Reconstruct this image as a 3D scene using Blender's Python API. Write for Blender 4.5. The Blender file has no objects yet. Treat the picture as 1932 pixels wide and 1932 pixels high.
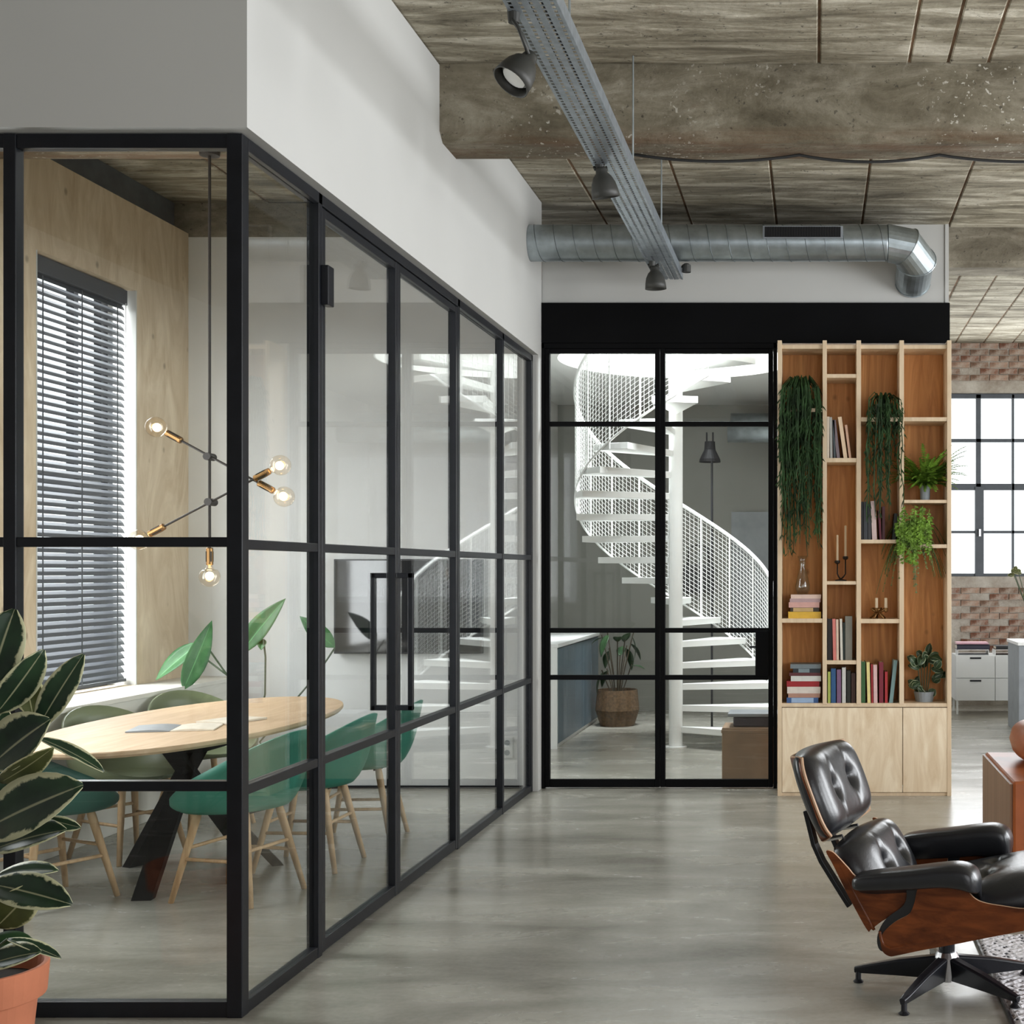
import bpy, math, random
from mathutils import Vector, Matrix

# ------------------------------------------------------------------ camera
F_PX, CX, CY, CAM_H = 2500.0, 1537.0, 1077.0, 1.55
SC = bpy.context.scene
COL = SC.collection
cam_d = bpy.data.cameras.new('camera')
cam_d.sensor_width = 36.0
cam_d.lens = 36.0 * F_PX / 1932.0
cam_d.shift_x = (966.0 - CX) / 1932.0
cam_d.shift_y = (CY - 966.0) / 1932.0
cam_d.clip_start = 0.05
cam_d.clip_end = 200
cam = bpy.data.objects.new('camera', cam_d)
COL.objects.link(cam)
cam.location = (0, 0, CAM_H)
cam.rotation_euler = (math.pi / 2, 0, 0)
SC.camera = cam

# ------------------------------------------------------------------ world, light, exposure
SC.view_settings.view_transform = 'Standard'
SC.view_settings.look = 'None'
SC.view_settings.exposure = 0.3
SC.view_settings.gamma = 1.0
SC.view_settings.use_curve_mapping = False
SC.cycles.max_bounces = 12
SC.cycles.diffuse_bounces = 4
SC.cycles.glossy_bounces = 4
SC.cycles.transmission_bounces = 4
SC.cycles.transparent_max_bounces = 24
SC.cycles.caustics_reflective = False
SC.cycles.caustics_refractive = False
SC.cycles.sample_clamp_indirect = 4.0

world = bpy.data.worlds.new('world')
SC.world = world
world.use_nodes = True
wn = world.node_tree.nodes
bg = wn['Background']
bg.inputs[0].default_value = (0.93, 0.965, 1.0, 1)
bg.inputs[1].default_value = 1.7


def area_light(name, loc, rot, sx, sy, power, color=(1, 1, 1), spread=180):
    d = bpy.data.lights.new(name, 'AREA')
    d.shape = 'RECTANGLE'
    d.size, d.size_y = sx, sy
    d.energy = power
    d.color = color
    d.spread = math.radians(spread)
    o = bpy.data.objects.new(name, d)
    o.location = loc
    o.rotation_euler = rot
    COL.objects.link(o)
    return o


R90 = math.pi / 2
DAY = (0.95, 0.975, 1.0)
# daylight entering through the long window row of the right-hand wall (three openings)
for i, yy in enumerate((1.0, 5.0, 9.0)):
    area_light('daylight_right', (6.45, yy, 2.25), (0, R90, 0), 2.7, 3.0, 200, DAY)
# daylight through the windows behind the photographer
area_light('daylight_behind', (2.2, -3.9, 2.3), (R90, 0, 0), 4.0, 2.4, 60, DAY)
# daylight through the far window in the brick wall
area_light('daylight_far', (2.5, 15.25, 2.5), (-R90, 0, 0), 2.4, 2.1, 75, DAY)
# daylight through the meeting room window, then an added fill light
area_light('meeting_daylight_and_fill', (-4.62, 8.15, 2.1), (0, -R90, 0), 2.5, 1.1, 150, DAY)
area_light('meeting_daylight_and_fill', (-4.4, 5.65, 2.1), (0, -R90, 0), 2.5, 1.1, 95, DAY)  # fill light added in front of the closed plywood wall, no window here
# roof light over the spiral stair
area_light('daylight_stairwell', (-1.22, 11.64, 6.2), (0, 0, 0), 1.4, 1.4, 620, DAY)
# unseen fill light added to brighten the stair hall, no fixture there
area_light('hall_fill_light', (-0.75, 10.15, 3.37), (0, 0, 0), 0.9, 0.5, 48, DAY)


# ------------------------------------------------------------------ helpers
def at(px, py, Y):
    """photo pixel -> world point on the plane at depth Y"""
    return Vector(((px - CX) * Y / F_PX, Y, CAM_H - (py - CY) * Y / F_PX))


class G:
    """collects vertices and faces for ONE mesh"""

    def __init__(self):
        self.v, self.f, self.uv = [], [], None

    def add(self, vs, fs):
        n = len(self.v)
        self.v.extend([tuple(p) for p in vs])
        self.f.extend([tuple(i + n for i in q) for q in fs])
        return self

    def box(self, a, b, M=None):
        (x0, y0, z0), (x1, y1, z1) = a, b
        x0, x1 = min(x0, x1), max(x0, x1)
        y0, y1 = min(y0, y1), max(y0, y1)
        z0, z1 = min(z0, z1), max(z0, z1)
        vs = [Vector(p) for p in ((x0, y0, z0), (x1, y0, z0), (x1, y1, z0), (x0, y1, z0),
                                  (x0, y0, z1), (x1, y0, z1), (x1, y1, z1), (x0, y1, z1))]
        if M:
            vs = [M @ p for p in vs]
        return self.add(vs, [(0, 3, 2, 1), (4, 5, 6, 7), (0, 1, 5, 4), (1, 2, 6, 5), (2, 3, 7, 6), (3, 0, 4, 7)])

    def loft(self, rings, cap=True, closed=True):
        n = len(rings[0])
        vs = [p for r in rings for p in r]
        fs = []
        for i in range(len(rings) - 1):
            for j in range(n if closed else n - 1):
                k = (j + 1) % n
                fs.append((i * n + j, i * n + k, (i + 1) * n + k, (i + 1) * n + j))
        if cap and closed:
            fs.append(tuple(range(n - 1, -1, -1)))
            fs.append(tuple((len(rings) - 1) * n + j for j in range(n)))
        return self.add(vs, fs)

    def tube(self, pts, r, n=8, cap=True, closed_path=False):
        pts = [Vector(p) for p in pts]
        m = len(pts)
        rs = r if isinstance(r, (list, tuple)) else [r] * m
        rings = []
        prev = None
        for i, p in enumerate(pts):
            if closed_path:
                t = pts[(i + 1) % m] - pts[i - 1]
            else:
                t = pts[min(i + 1, m - 1)] - pts[max(i - 1, 0)]
            if t.length < 1e-9:
                t = Vector((0, 0, 1))
            t.normalize()
            if prev is None:
                a = t.cross(Vector((0, 0, 1)))
                if a.length < 1e-3:
                    a = t.cross(Vector((1, 0, 0)))
            else:
                a = prev - t * prev.dot(t)
                if a.length < 1e-6:
                    a = t.orthogonal()
            a.normalize()
            b = t.cross(a)
            prev = a
            rings.append([p + (a * math.cos(2 * math.pi * k / n) + b * math.sin(2 * math.pi * k / n)) * rs[i] for k in range(n)])
        if closed_path:
            rings.append(rings[0])
            cap = False
        return self.loft(rings, cap)

    def lathe(self, prof, n=24, c=(0, 0, 0), cap=True, M=None):
        rings = []
        for (r, z) in prof:
            ring = [Vector((c[0] + r * math.cos(2 * math.pi * k / n), c[1] + r * math.sin(2 * math.pi * k / n), c[2] + z)) for k in range(n)]
            if M:
                ring = [M @ p for p in ring]
            rings.append(ring)
        return self.loft(rings, cap)

    def grid(self, fn, nu, nv):
        n0 = len(self.v)
        for i in range(nu + 1):
            for j in range(nv + 1):
                self.v.append(tuple(fn(i / nu, j / nv)))
        for i in range(nu):
            for j in range(nv):
                a = n0 + i * (nv + 1) + j
                self.f.append((a, a + nv + 1, a + nv + 2, a + 1))
        return self

    def sphere(self, c, r, n=16, m=10, s=(1, 1, 1)):
        c = Vector(c)
        prof = []
        rings = []
        for i in range(m + 1):
            t = math.pi * i / m
            rr, z = max(math.sin(t), 1e-4) * r, -math.cos(t) * r
            rings.append([c + Vector((rr * math.cos(2 * math.pi * k / n) * s[0], rr * math.sin(2 * math.pi * k / n) * s[1], z * s[2])) for k in range(n)])
        return self.loft(rings, True)

    def prism(self, poly, y0, y1, axis='y', M=None):
        """polygon in (x,z) extruded along y"""
        n = len(poly)
        if axis == 'y':
            vs = [Vector((x, y0, z)) for x, z in poly] + [Vector((x, y1, z)) for x, z in poly]
        elif axis == 'z':
            vs = [Vector((x, z, y0)) for x, z in poly] + [Vector((x, z, y1)) for x, z in poly]
        else:
            vs = [Vector((y0, x, z)) for x, z in poly] + [Vector((y1, x, z)) for x, z in poly]
        if M:
            vs = [M @ p for p in vs]
        fs = [tuple(range(n)), tuple(range(2 * n - 1, n - 1, -1))]
        for i in range(n):
            j = (i + 1) % n
            fs.append((i, i + n, j + n, j))
        return self.add(vs, fs)


def build(name, g, mat, parent=None, smooth=False, bevel=0, solid=0, kind=None, subsurf=0, seg=2):
    me = bpy.data.meshes.new(name)
    me.from_pydata(g.v, [], g.f)
    me.update()
    import bmesh
    bm = bmesh.new()
    bm.from_mesh(me)
    bmesh.ops.recalc_face_normals(bm, faces=bm.faces)
    bm.to_mesh(me)
    bm.free()
    if mat:
        me.materials.append(mat)
    if smooth:
        me.polygons.foreach_set('use_smooth', [True] * len(me.polygons))
    o = bpy.data.objects.new(name, me)
    COL.objects.link(o)
    if parent:
        o.parent = parent
    if solid:
        m = o.modifiers.new('solid', 'SOLIDIFY')
        m.thickness = solid
        m.offset = 0
    if bevel:
        m = o.modifiers.new('bevel', 'BEVEL')
        m.width = bevel
        m.segments = seg
        m.limit_method = 'ANGLE'
        m.angle_limit = math.radians(40)
    if subsurf:
        m = o.modifiers.new('sub', 'SUBSURF')
        m.levels = m.render_levels = subsurf
    if kind:
        o['kind'] = kind
    return o


def tag(o, label, cat, group=None, kind=None):
    o['label'] = label
    o['category'] = cat
    if group:
        o['group'] = group
    if kind:
        o['kind'] = kind
    return o


def thing(name, label, cat, loc=(0, 0, 0), rz=0.0, group=None):
    o = bpy.data.objects.new(name, None)
    o.empty_display_size = 0.1
    COL.objects.link(o)
    o.location = loc
    o.rotation_euler = (0, 0, rz)
    return tag(o, label, cat, group)


def struct(name, g, mat, label, cat, bevel=0, **k):
    o = build(name, g, mat, None, bevel=bevel, **k)
    return tag(o, label, cat, None, 'structure')


def children_of(o):
    return list(o.children)


def dup(o, parent=None):
    c = o.copy()
    COL.objects.link(c)
    if parent is not None:
        c.parent = parent
    for ch in children_of(o):
        dup(ch, c)
    return c


def basis(x, y, z, o):
    M = Matrix.Identity(4)
    for i, a in enumerate((x, y, z)):
        for j in range(3):
            M[j][i] = a[j]
    for j in range(3):
        M[j][3] = o[j]
    return M


def frame_along(p0, p1):
    """matrix whose z axis runs p0->p1, origin p0"""
    p0, p1 = Vector(p0), Vector(p1)
    z = (p1 - p0).normalized()
    x = z.cross(Vector((0, 1, 0)))
    if x.length < 1e-3:
        x = z.cross(Vector((1, 0, 0)))
    x.normalize()
    y = z.cross(x)
    return basis(x, y, z, p0)


# ------------------------------------------------------------------ materials
class N:
    def __init__(self, name):
        self.m = bpy.data.materials.new(name)
        self.m.use_nodes = True
        self.t = self.m.node_tree
        self.b = self.t.nodes['Principled BSDF']
        self.out = self.t.nodes['Material Output']

    def n(self, typ, **kw):
        nd = self.t.nodes.new(typ)
        for k, v in kw.items():
            setattr(nd, k, v)
        return nd

    def l(self, a, b):
        self.t.links.new(a, b)

    def coord(self, scale=(1, 1, 1), kind='Object', loc=(0, 0, 0), rot=(0, 0, 0)):
        c = self.n('ShaderNodeTexCoord')
        mp = self.n('ShaderNodeMapping')
        mp.inputs['Scale'].default_value = scale
        mp.inputs['Location'].default_value = loc
        mp.inputs['Rotation'].default_value = rot
        self.l(c.outputs[kind], mp.inputs[0])
        return mp.outputs[0]

    def noise(self, vec, scale=5, detail=4, rough=0.55, dist=0.0):
        t = self.n('ShaderNodeTexNoise')
        t.inputs['Scale'].default_value = scale
        t.inputs['Detail'].default_value = detail
        t.inputs['Roughness'].default_value = rough
        t.inputs['Distortion'].default_value = dist
        if vec is not None:
            self.l(vec, t.inputs['Vector'])
        return t.outputs['Fac']

    def ramp(self, fac, stops):
        r = self.n('ShaderNodeValToRGB')
        els = r.color_ramp.elements
        while len(els) < len(stops):
            els.new(0.5)
        for e, (p, c) in zip(els, stops):
            e.position = p
            e.color = (*c, 1) if len(c) == 3 else c
        self.l(fac, r.inputs[0])
        return r.outputs['Color']

    def mix(self, fac, a, b, mode='MIX'):
        x = self.n('ShaderNodeMixRGB')
        x.blend_type = mode
        for s, v in ((0, fac), (1, a), (2, b)):
            if isinstance(v, (int, float)):
                x.inputs[s].default_value = v
            elif isinstance(v, tuple):
                x.inputs[s].default_value = (*v, 1) if len(v) == 3 else v
            else:
                self.l(v, x.inputs[s])
        return x.outputs[0]

    def math(self, op, a, b=None):
        x = self.n('ShaderNodeMath')
        x.operation = op
        for s, v in ((0, a), (1, b)):
            if v is None:
                continue
            if isinstance(v, (int, float)):
                x.inputs[s].default_value = v
            else:
                self.l(v, x.inputs[s])
        return x.outputs[0]

    def bump(self, h, strength=0.2, dist=0.01):
        b = self.n('ShaderNodeBump')
        b.inputs['Strength'].default_value = strength
        b.inputs['Distance'].default_value = dist
        self.l(h, b.inputs['Height'])
        self.l(b.outputs[0], self.b.inputs['Normal'])

    def set(self, color=None, rough=None, metal=None, spec=None):
        for nm, v in (('Base Color', color), ('Roughness', rough), ('Metallic', metal), ('Specular IOR Level', spec)):
            if v is None:
                continue
            if isinstance(v, (int, float)):
                self.b.inputs[nm].default_value = v
            elif isinstance(v, tuple):
                self.b.inputs[nm].default_value = (*v, 1)
            else:
                self.l(v, self.b.inputs[nm])
        return self


def s2l(r, g, b):
    f = lambda c: ((c / 255 + 0.055) / 1.055) ** 2.4 if c > 10 else c / 255 / 12.92
    return (f(r), f(g), f(b))


def plain(name, col, rough=0.5, metal=0.0, var=0.12, scale=8, bump=0.0, spec=None):
    m = N(name)
    v = m.coord()
    nz = m.noise(v, scale, 4)
    lo = tuple(max(0, c * (1 - var)) for c in col)
    hi = tuple(min(1, c * (1 + var)) for c in col)
    m.set(m.ramp(nz, [(0.3, lo), (0.7, hi)]), rough, metal, spec)
    if bump:
        m.bump(m.noise(v, scale * 8, 3), bump, 0.003)
    return m.m


def wood(name, lo, hi, scale=(14, 14, 1.2), rough=0.45, knots=False, dist=1.2):
    m = N(name)
    v = m.coord(scale)
    a = m.noise(v, 1.6, 6, 0.6, dist)
    c = m.ramp(a, [(0.3, lo), (0.52, tuple((x + y) / 2 for x, y in zip(lo, hi))), (0.7, hi)])
    if knots:
        k = m.n('ShaderNodeTexVoronoi')
        k.inputs['Scale'].default_value = 5.5
        m.l(m.coord((1, 1, 0.8)), k.inputs['Vector'])
        dk = m.ramp(k.outputs['Distance'], [(0.05, (1, 1, 1)), (0.13, (0, 0, 0))])
        c = m.mix(m.math('MULTIPLY', dk, 0.55), c, tuple(x * 0.3 for x in lo))
    m.set(c, rough, 0, 0.3)
    m.bump(a, 0.08, 0.003)
    return m.m


def make_glass(name, tint=(0.97, 0.985, 0.98), r0=0.04, gain=1.0):
    """thin pane: Schlick mix of straight-through and mirror"""
    m = N(name)
    geo = m.n('ShaderNodeNewGeometry')
    dot = m.n('ShaderNodeVectorMath')
    dot.operation = 'DOT_PRODUCT'
    m.l(geo.outputs['Normal'], dot.inputs[0])
    m.l(geo.outputs['Incoming'], dot.inputs[1])
    c = m.math('ABSOLUTE', dot.outputs['Value'])
    p = m.math('POWER', m.math('SUBTRACT', 1.0, c), 5.0)
    fr = m.math('ADD', m.math('MULTIPLY', p, (1 - r0) * gain), r0)
    tr = m.n('ShaderNodeBsdfTransparent')
    tr.inputs[0].default_value = (*tint, 1)
    gl = m.n('ShaderNodeBsdfGlossy')
    gl.inputs['Roughness'].default_value = 0.0
    mx = m.n('ShaderNodeMixShader')
    m.l(fr, mx.inputs[0])
    m.l(tr.outputs[0], mx.inputs[1])
    m.l(gl.outputs[0], mx.inputs[2])
    m.l(mx.outputs[0], m.out.inputs[0])
    return m.m


def emit(name, col, strength):
    m = N(name)
    m.b.inputs['Base Color'].default_value = (*col, 1)
    m.b.inputs['Emission Color'].default_value = (*col, 1)
    m.b.inputs['Emission Strength'].default_value = strength
    return m.m


M = {}
# polished concrete floor
m = N('polished_concrete')
v = m.coord((0.55, 1.7, 1))
v1 = m.coord((1, 1, 1))
a = m.noise(v, 0.9, 5, 0.55, 0.8)
b = m.noise(v, 2.6, 6, 0.6, 0.6)
c = m.mix(0.45, m.ramp(a, [(0.34, (0.165, 0.153, 0.12)), (0.66, (0.44, 0.425, 0.365))]),
          m.ramp(b, [(0.32, (0.17, 0.16, 0.13)), (0.68, (0.46, 0.445, 0.39))]))
c = m.mix(0.12, c, m.ramp(m.noise(v1, 40, 3), [(0.3, (0.2, 0.2, 0.18)), (0.7, (0.5, 0.5, 0.46))]))
m.set(c, m.ramp(b, [(0.3, (0.2, 0.2, 0.2)), (0.7, (0.3, 0.3, 0.3))]), 0, 0.5)
M['floor'] = m.m


def board_concrete(name, lo, mid, hi, stretch=(0.8, 5.0, 3.0), spots=True):
    m = N(name)
    v = m.coord(stretch)
    v1 = m.coord((1, 1, 1))
    a = m.noise(v, 1.5, 8, 0.68, 0.6)
    big = m.noise(v1, 0.8, 4, 0.6)
    c = m.ramp(a, [(0.33, lo), (0.5, mid), (0.66, hi)])
    c = m.mix(0.55, c, m.ramp(big, [(0.34, (0.45, 0.42, 0.36)), (0.66, (1.0, 1.0, 1.0))]), 'MULTIPLY')
    md = m.noise(m.coord((0.6, 1.4, 1)), 4.5, 7, 0.7, 0.4)
    c = m.mix(0.6, c, m.ramp(md, [(0.36, (0.5, 0.46, 0.38)), (0.5, (0.9, 0.88, 0.83)), (0.66, (1.25, 1.25, 1.22))]), 'MULTIPLY')
    if spots:
        f = m.noise(v1, 26, 3, 0.7)
        sp = m.ramp(f, [(0.30, (1, 1, 1)), (0.37, (0, 0, 0))])
        c = m.mix(m.math('MULTIPLY', sp, 0.7), c, (0.03, 0.026, 0.02))
        rs = m.noise(v1, 2.2, 5, 0.7)
        c = m.mix(m.math('MULTIPLY', m.ramp(rs, [(0.62, (0, 0, 0)), (0.74, (1, 1, 1))]), 0.35), c, (0.16, 0.08, 0.035))
    m.set(c, 0.9)
    m.bump(m.math('ADD', a, m.math('MULTIPLY', m.noise(v1, 30, 3), 0.4)), 0.55, 0.02)
    return m.m


M['ceiling'] = board_concrete('board_marked_concrete', (0.13, 0.112, 0.078), (0.40, 0.365, 0.285), (0.80, 0.76, 0.66))
M['beam'] = board_concrete('beam_concrete', (0.16, 0.14, 0.105), (0.27, 0.245, 0.195), (0.42, 0.39, 0.33), (1.2, 3.0, 3.2))
_b = board_concrete('beam_concrete_rusty', (0.15, 0.13, 0.09), (0.25, 0.222, 0.165), (0.4, 0.37, 0.3), (1.2, 3.0, 3.2))
_m = N.__new__(N)
_m.m, _m.t = _b, _b.node_tree
_m.b = _m.t.nodes['Principled BSDF']
_src = _m.b.inputs['Base Color'].links[0].from_socket
_g = _m.n('ShaderNodeNewGeometry')
_sp = _m.n('ShaderNodeSeparateXYZ')
_m.l(_g.outputs['Position'], _sp.inputs[0])
_z = _m.ramp(_m.math('MULTIPLY', _m.math('SUBTRACT', _sp.outputs[2], 3.775), 6.0), [(0.05, (1, 1, 1)), (0.55, (0, 0, 0))])
_n = _m.ramp(_m.noise(_m.coord((0.8, 6, 2)), 2.2, 6, 0.7), [(0.4, (0, 0, 0)), (0.6, (1, 1, 1))])
_src = _m.mix(_m.math('MULTIPLY', _m.math('MULTIPLY', _z, _n), 0.7), _src, (0.13, 0.065, 0.03))
_wn = _m.ramp(_m.noise(_m.coord((1, 1, 1)), 34, 2, 0.6), [(0.64, (0, 0, 0)), (0.68, (1, 1, 1))])
_wl = _m.ramp(_m.noise(_m.coord((1, 1, 1), loc=(3, 1, 0)), 0.9, 3), [(0.5, (0, 0, 0)), (0.62, (1, 1, 1))])
_src = _m.mix(_m.math('MULTIPLY', _wn, _wl), _src, (0.6, 0.57, 0.5))
_m.l(_src, _m.b.inputs['Base Color'])
M['beamrust'] = _b
M['ledge'] = plain('white_limed_wood', (0.72, 0.69, 0.63), 0.5, 0, 0.06, 4)
M['joint'] = plain('rusty_joint', (0.2, 0.125, 0.075), 0.95, 0, 0.5, 6)
M['white'] = plain('white_plaster', (0.545, 0.545, 0.525), 0.85, 0, 0.02, 1.2, 0.05)
M['lightconc'] = plain('pale_plaster', (0.78, 0.785, 0.775), 0.8, 0, 0.07, 1.5, 0.1)
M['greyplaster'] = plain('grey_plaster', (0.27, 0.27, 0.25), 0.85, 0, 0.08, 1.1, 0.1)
M['steel'] = plain('black_steel', (0.008, 0.009, 0.012), 0.4, 0.0, 0.2, 12, 0, 0.3)
M['steelmatt'] = plain('matt_black_steel', (0.002, 0.002, 0.0025), 0.6, 0, 0.3, 3, 0, 0.1)
M['zinc'] = plain('galvanised_steel', (0.4, 0.45, 0.475), 0.36, 0.85, 0.22, 9)
M['seam'] = plain('dark_pipe_seam', (0.13, 0.15, 0.155), 0.5, 0.6)
M['tray'] = plain('perforated_galvanised_steel', (0.36, 0.4, 0.44), 0.42, 0.8, 0.18, 20)
M['bluebeam'] = plain('blue_grey_concrete_band', (0.1, 0.115, 0.125), 0.8, 0, 0.3, 5, 0.3)
M['ply'] = wood('pale_plywood_wall', (0.5, 0.38, 0.25), (0.72, 0.6, 0.44), (1.0, 2.2, 0.8), 0.6, True, 2.5)
M['birch'] = wood('birch_plywood', (0.62, 0.47, 0.31), (0.78, 0.63, 0.45), (6, 6, 0.9), 0.5, False, 1.8)
M['plydoor'] = wood('birch_plywood_door', (0.7, 0.54, 0.36), (0.9, 0.77, 0.58), (4.5, 4.5, 0.9), 0.5, False, 2.6)
M['orangeply'] = wood('warm_plywood_back', (0.5, 0.21, 0.065), (0.82, 0.42, 0.16), (9, 9, 0.8), 0.5, True, 1.5)
M['oak'] = wood('pale_oak', (0.5, 0.34, 0.2), (0.66, 0.48, 0.31), (9, 1.2, 9), 0.6, False, 0.8)
M['oakleg'] = wood('pale_oak_leg', (0.46, 0.29, 0.15), (0.66, 0.46, 0.27), (22, 22, 1.6), 0.42, False, 0.8)
M['walnut'] = wood('rosewood_veneer', (0.07, 0.017, 0.005), (0.24, 0.065, 0.017), (3, 10, 12), 0.34, False, 1.2)
M['plyedge'] = plain('veneer_edge', (0.5, 0.32, 0.2), 0.5)
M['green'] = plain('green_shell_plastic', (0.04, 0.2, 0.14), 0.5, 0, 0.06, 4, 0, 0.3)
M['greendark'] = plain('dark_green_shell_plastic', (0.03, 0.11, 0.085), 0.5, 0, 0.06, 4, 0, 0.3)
M['olive'] = plain('olive_shell_plastic', (0.15, 0.175, 0.095), 0.38, 0, 0.06, 4)
M['blind'] = plain('dark_blind_slat', (0.035, 0.04, 0.05), 0.42, 0, 0.1, 6)
M['cord'] = plain('dark_cord', (0.02, 0.02, 0.02), 0.6)
M['brass'] = plain('aged_brass', (0.28, 0.155, 0.06), 0.38, 0.95, 0.12, 14)
M['bronze'] = plain('dark_bronze', (0.022, 0.017, 0.014), 0.5, 0.3)
M['leather'] = N('black_leather').set((0.014, 0.015, 0.018), 0.3, 0, 0.6)
mm = M['leather']
vv = mm.coord((1, 1, 1))
mm.bump(mm.math('ADD', mm.math('MULTIPLY', mm.noise(vv, 160, 3), 0.25), mm.noise(vv, 14, 3, 0.5, 0.6)), 0.22, 0.006)
M['leather'] = mm.m
M['blackmetal'] = plain('black_enamel', (0.012, 0.013, 0.017), 0.3, 0.2)
M['alu'] = plain('polished_aluminium', (0.6, 0.6, 0.62), 0.25, 1.0)
M['cognac'] = plain('cognac_leather', (0.33, 0.085, 0.02), 0.42, 0, 0.25, 4, 0.15)
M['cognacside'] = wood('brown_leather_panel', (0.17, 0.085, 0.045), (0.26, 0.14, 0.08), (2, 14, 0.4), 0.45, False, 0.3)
M['terracotta'] = plain('terracotta', (0.5, 0.17, 0.085), 0.8, 0, 0.12, 6, 0.2)
M['soil'] = plain('potting_soil', (0.02, 0.014, 0.01), 1.0, 0, 0.4, 40, 0.6)
M['stem'] = plain('brown_stem', (0.06, 0.045, 0.025), 0.7)
M['stemgreen'] = plain('dark_green_stem', (0.05, 0.075, 0.035), 0.6)
M['whitemetal'] = plain('white_painted_steel', (0.8, 0.81, 0.79), 0.45, 0, 0.03, 5)
M['whitefurn'] = plain('white_lacquer', (0.78, 0.79, 0.78), 0.35, 0, 0.02, 3)
M['slate'] = plain('slate_blue_front', (0.105, 0.145, 0.175), 0.45, 0, 0.1, 3)
M['black'] = plain('black_plastic', (0.012, 0.012, 0.014), 0.35)
M['screen'] = N('tv_screen').set((0.01, 0.011, 0.014), 0.06, 0, 0.7).m
M['wicker'] = plain('brown_wicker', (0.11, 0.065, 0.03), 0.85, 0, 0.4, 40, 0.8)
M['plasticw'] = plain('white_plastic', (0.75, 0.75, 0.74), 0.4)
M['candle'] = plain('ivory_candle', (0.8, 0.66, 0.47), 0.5, 0, 0.03)
M['pages'] = plain('paper_pages', (0.66, 0.6, 0.5), 0.85, 0, 0.08, 30)
M['grey'] = plain('grey_laminate', (0.24, 0.26, 0.28), 0.5)
M['greypot'] = plain('grey_ceramic', (0.25, 0.28, 0.3), 0.5)
M['crate'] = plain('brown_box_wood', (0.3, 0.19, 0.11), 0.6, 0, 0.2, 4)
M['glass'] = make_glass('clear_pane')
M['glassbulb'] = make_glass('bulb_glass', (1.0, 0.95, 0.88), 0.05, 0.6)
M['glassvase'] = make_glass('vase_glass', (0.93, 0.95, 0.93), 0.06, 0.9)
M['filament'] = emit('glowing_filament', (1.0, 0.66, 0.3), 26)
M['lampface'] = plain('white_reflector', (0.75, 0.75, 0.73), 0.3)
M['lampgrey'] = plain('dark_grey_lacquer', (0.035, 0.035, 0.031), 0.5)


def leaf_mat(name, dark, mid, cream=None, margin=0.16):
    m = N(name)
    uv = m.n('ShaderNodeUVMap')
    sp = m.n('ShaderNodeSeparateXYZ')
    m.l(uv.outputs[0], sp.inputs[0])
    e = m.math('ABSOLUTE', m.math('SUBTRACT', sp.outputs[0], 0.5))
    ob = m.coord((1, 1, 1))
    nz = m.noise(ob, 22, 4, 0.6)
    c = m.ramp(m.noise(ob, 8, 3), [(0.3, dark), (0.7, mid)])
    rib = m.ramp(e, [(0.012, (1, 1, 1)), (0.03, (0, 0, 0))])
    c = m.mix(m.math('MULTIPLY', rib, 0.55), c, cream if cream else tuple(x * 2.2 for x in mid))
    if cream:
        t = m.math('ADD', e, m.math('MULTIPLY', m.math('SUBTRACT', nz, 0.5), 0.42))
        c = m.mix(m.ramp(t, [(0.5 - margin, (0, 0, 0)), (0.5 - margin + 0.05, (1, 1, 1))]), c, cream)
    m.set(c, 0.42, 0, 0.35)
    m.bump(m.noise(ob, 30, 2), 0.15, 0.004)
    return m.m


M['rubber'] = leaf_mat('variegated_rubber_leaf', (0.009, 0.02, 0.012), (0.025, 0.06, 0.026), (0.55, 0.55, 0.34), 0.12)
M['rubberolive'] = leaf_mat('olive_leaf_underside', (0.05, 0.06, 0.018), (0.11, 0.125, 0.04), (0.55, 0.53, 0.3), 0.09)
M['bananaleaf'] = leaf_mat('broad_green_leaf', (0.035, 0.12, 0.04), (0.09, 0.24, 0.09))
M['darkleaf'] = leaf_mat('dark_green_leaf', (0.012, 0.035, 0.014), (0.035, 0.085, 0.03))
M['calathea'] = leaf_mat('mottled_leaf', (0.015, 0.03, 0.014), (0.04, 0.075, 0.03), (0.35, 0.4, 0.25), 0.07)
M['strand'] = plain('trailing_cactus_green', (0.022, 0.05, 0.016), 0.65, 0, 0.7, 10, 0, 0.2)
M['fern'] = plain('fresh_fern_green', (0.12, 0.22, 0.022), 0.6, 0, 0.5, 14, 0, 0.25)


# ------------------------------------------------------------------ setting: floor, ceiling, walls
HALF = 0.024
CEIL = 4.173
struct('floor', G().box((-6.2, -4.2, -0.2), (6.6, 16.2, 0)), M['floor'], 'grey polished concrete floor with cloudy patches running through the whole loft', 'floor')

ceil = struct('ceiling', G().box((-6.2, -4.2, CEIL + 0.014), (6.6, 10.6, CEIL + 0.25)).box((-6.2, 10.6, CEIL + 0.014), (-3.3, 16.2, CEIL + 0.25))
              .box((0.9, 10.6, CEIL + 0.014), (6.6, 16.2, CEIL + 0.25)).box((-3.3, 10.6, CEIL + 0.014), (-2.32, 16.2, CEIL + 0.25))
              .box((-0.12, 10.6, CEIL + 0.014), (0.9, 16.2, CEIL + 0.25)).box((-2.32, 12.74, CEIL + 0.014), (-0.12, 16.2, CEIL + 0.25)), M['joint'], 'raw board-marked concrete ceiling with rusty joints between its panels', 'ceiling')
rnd = random.Random(4)


def ceil_panels(xs, y0, y1, splits=()):
    ys = [y0] + list(splits) + [y1]
    for i in range(len(xs) - 1):
        for j in range(len(ys) - 1):
            dz = rnd.uniform(0, 0.010)
            gp = 0.005 if i % 2 else 0.009
            g = G().box((xs[i] + gp, ys[j] + 0.004, CEIL + dz), (xs[i + 1] - gp, ys[j + 1] - 0.004, CEIL + 0.05))
            build('panel', g, M['ceiling'], ceil, bevel=0.006, seg=1)


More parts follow.
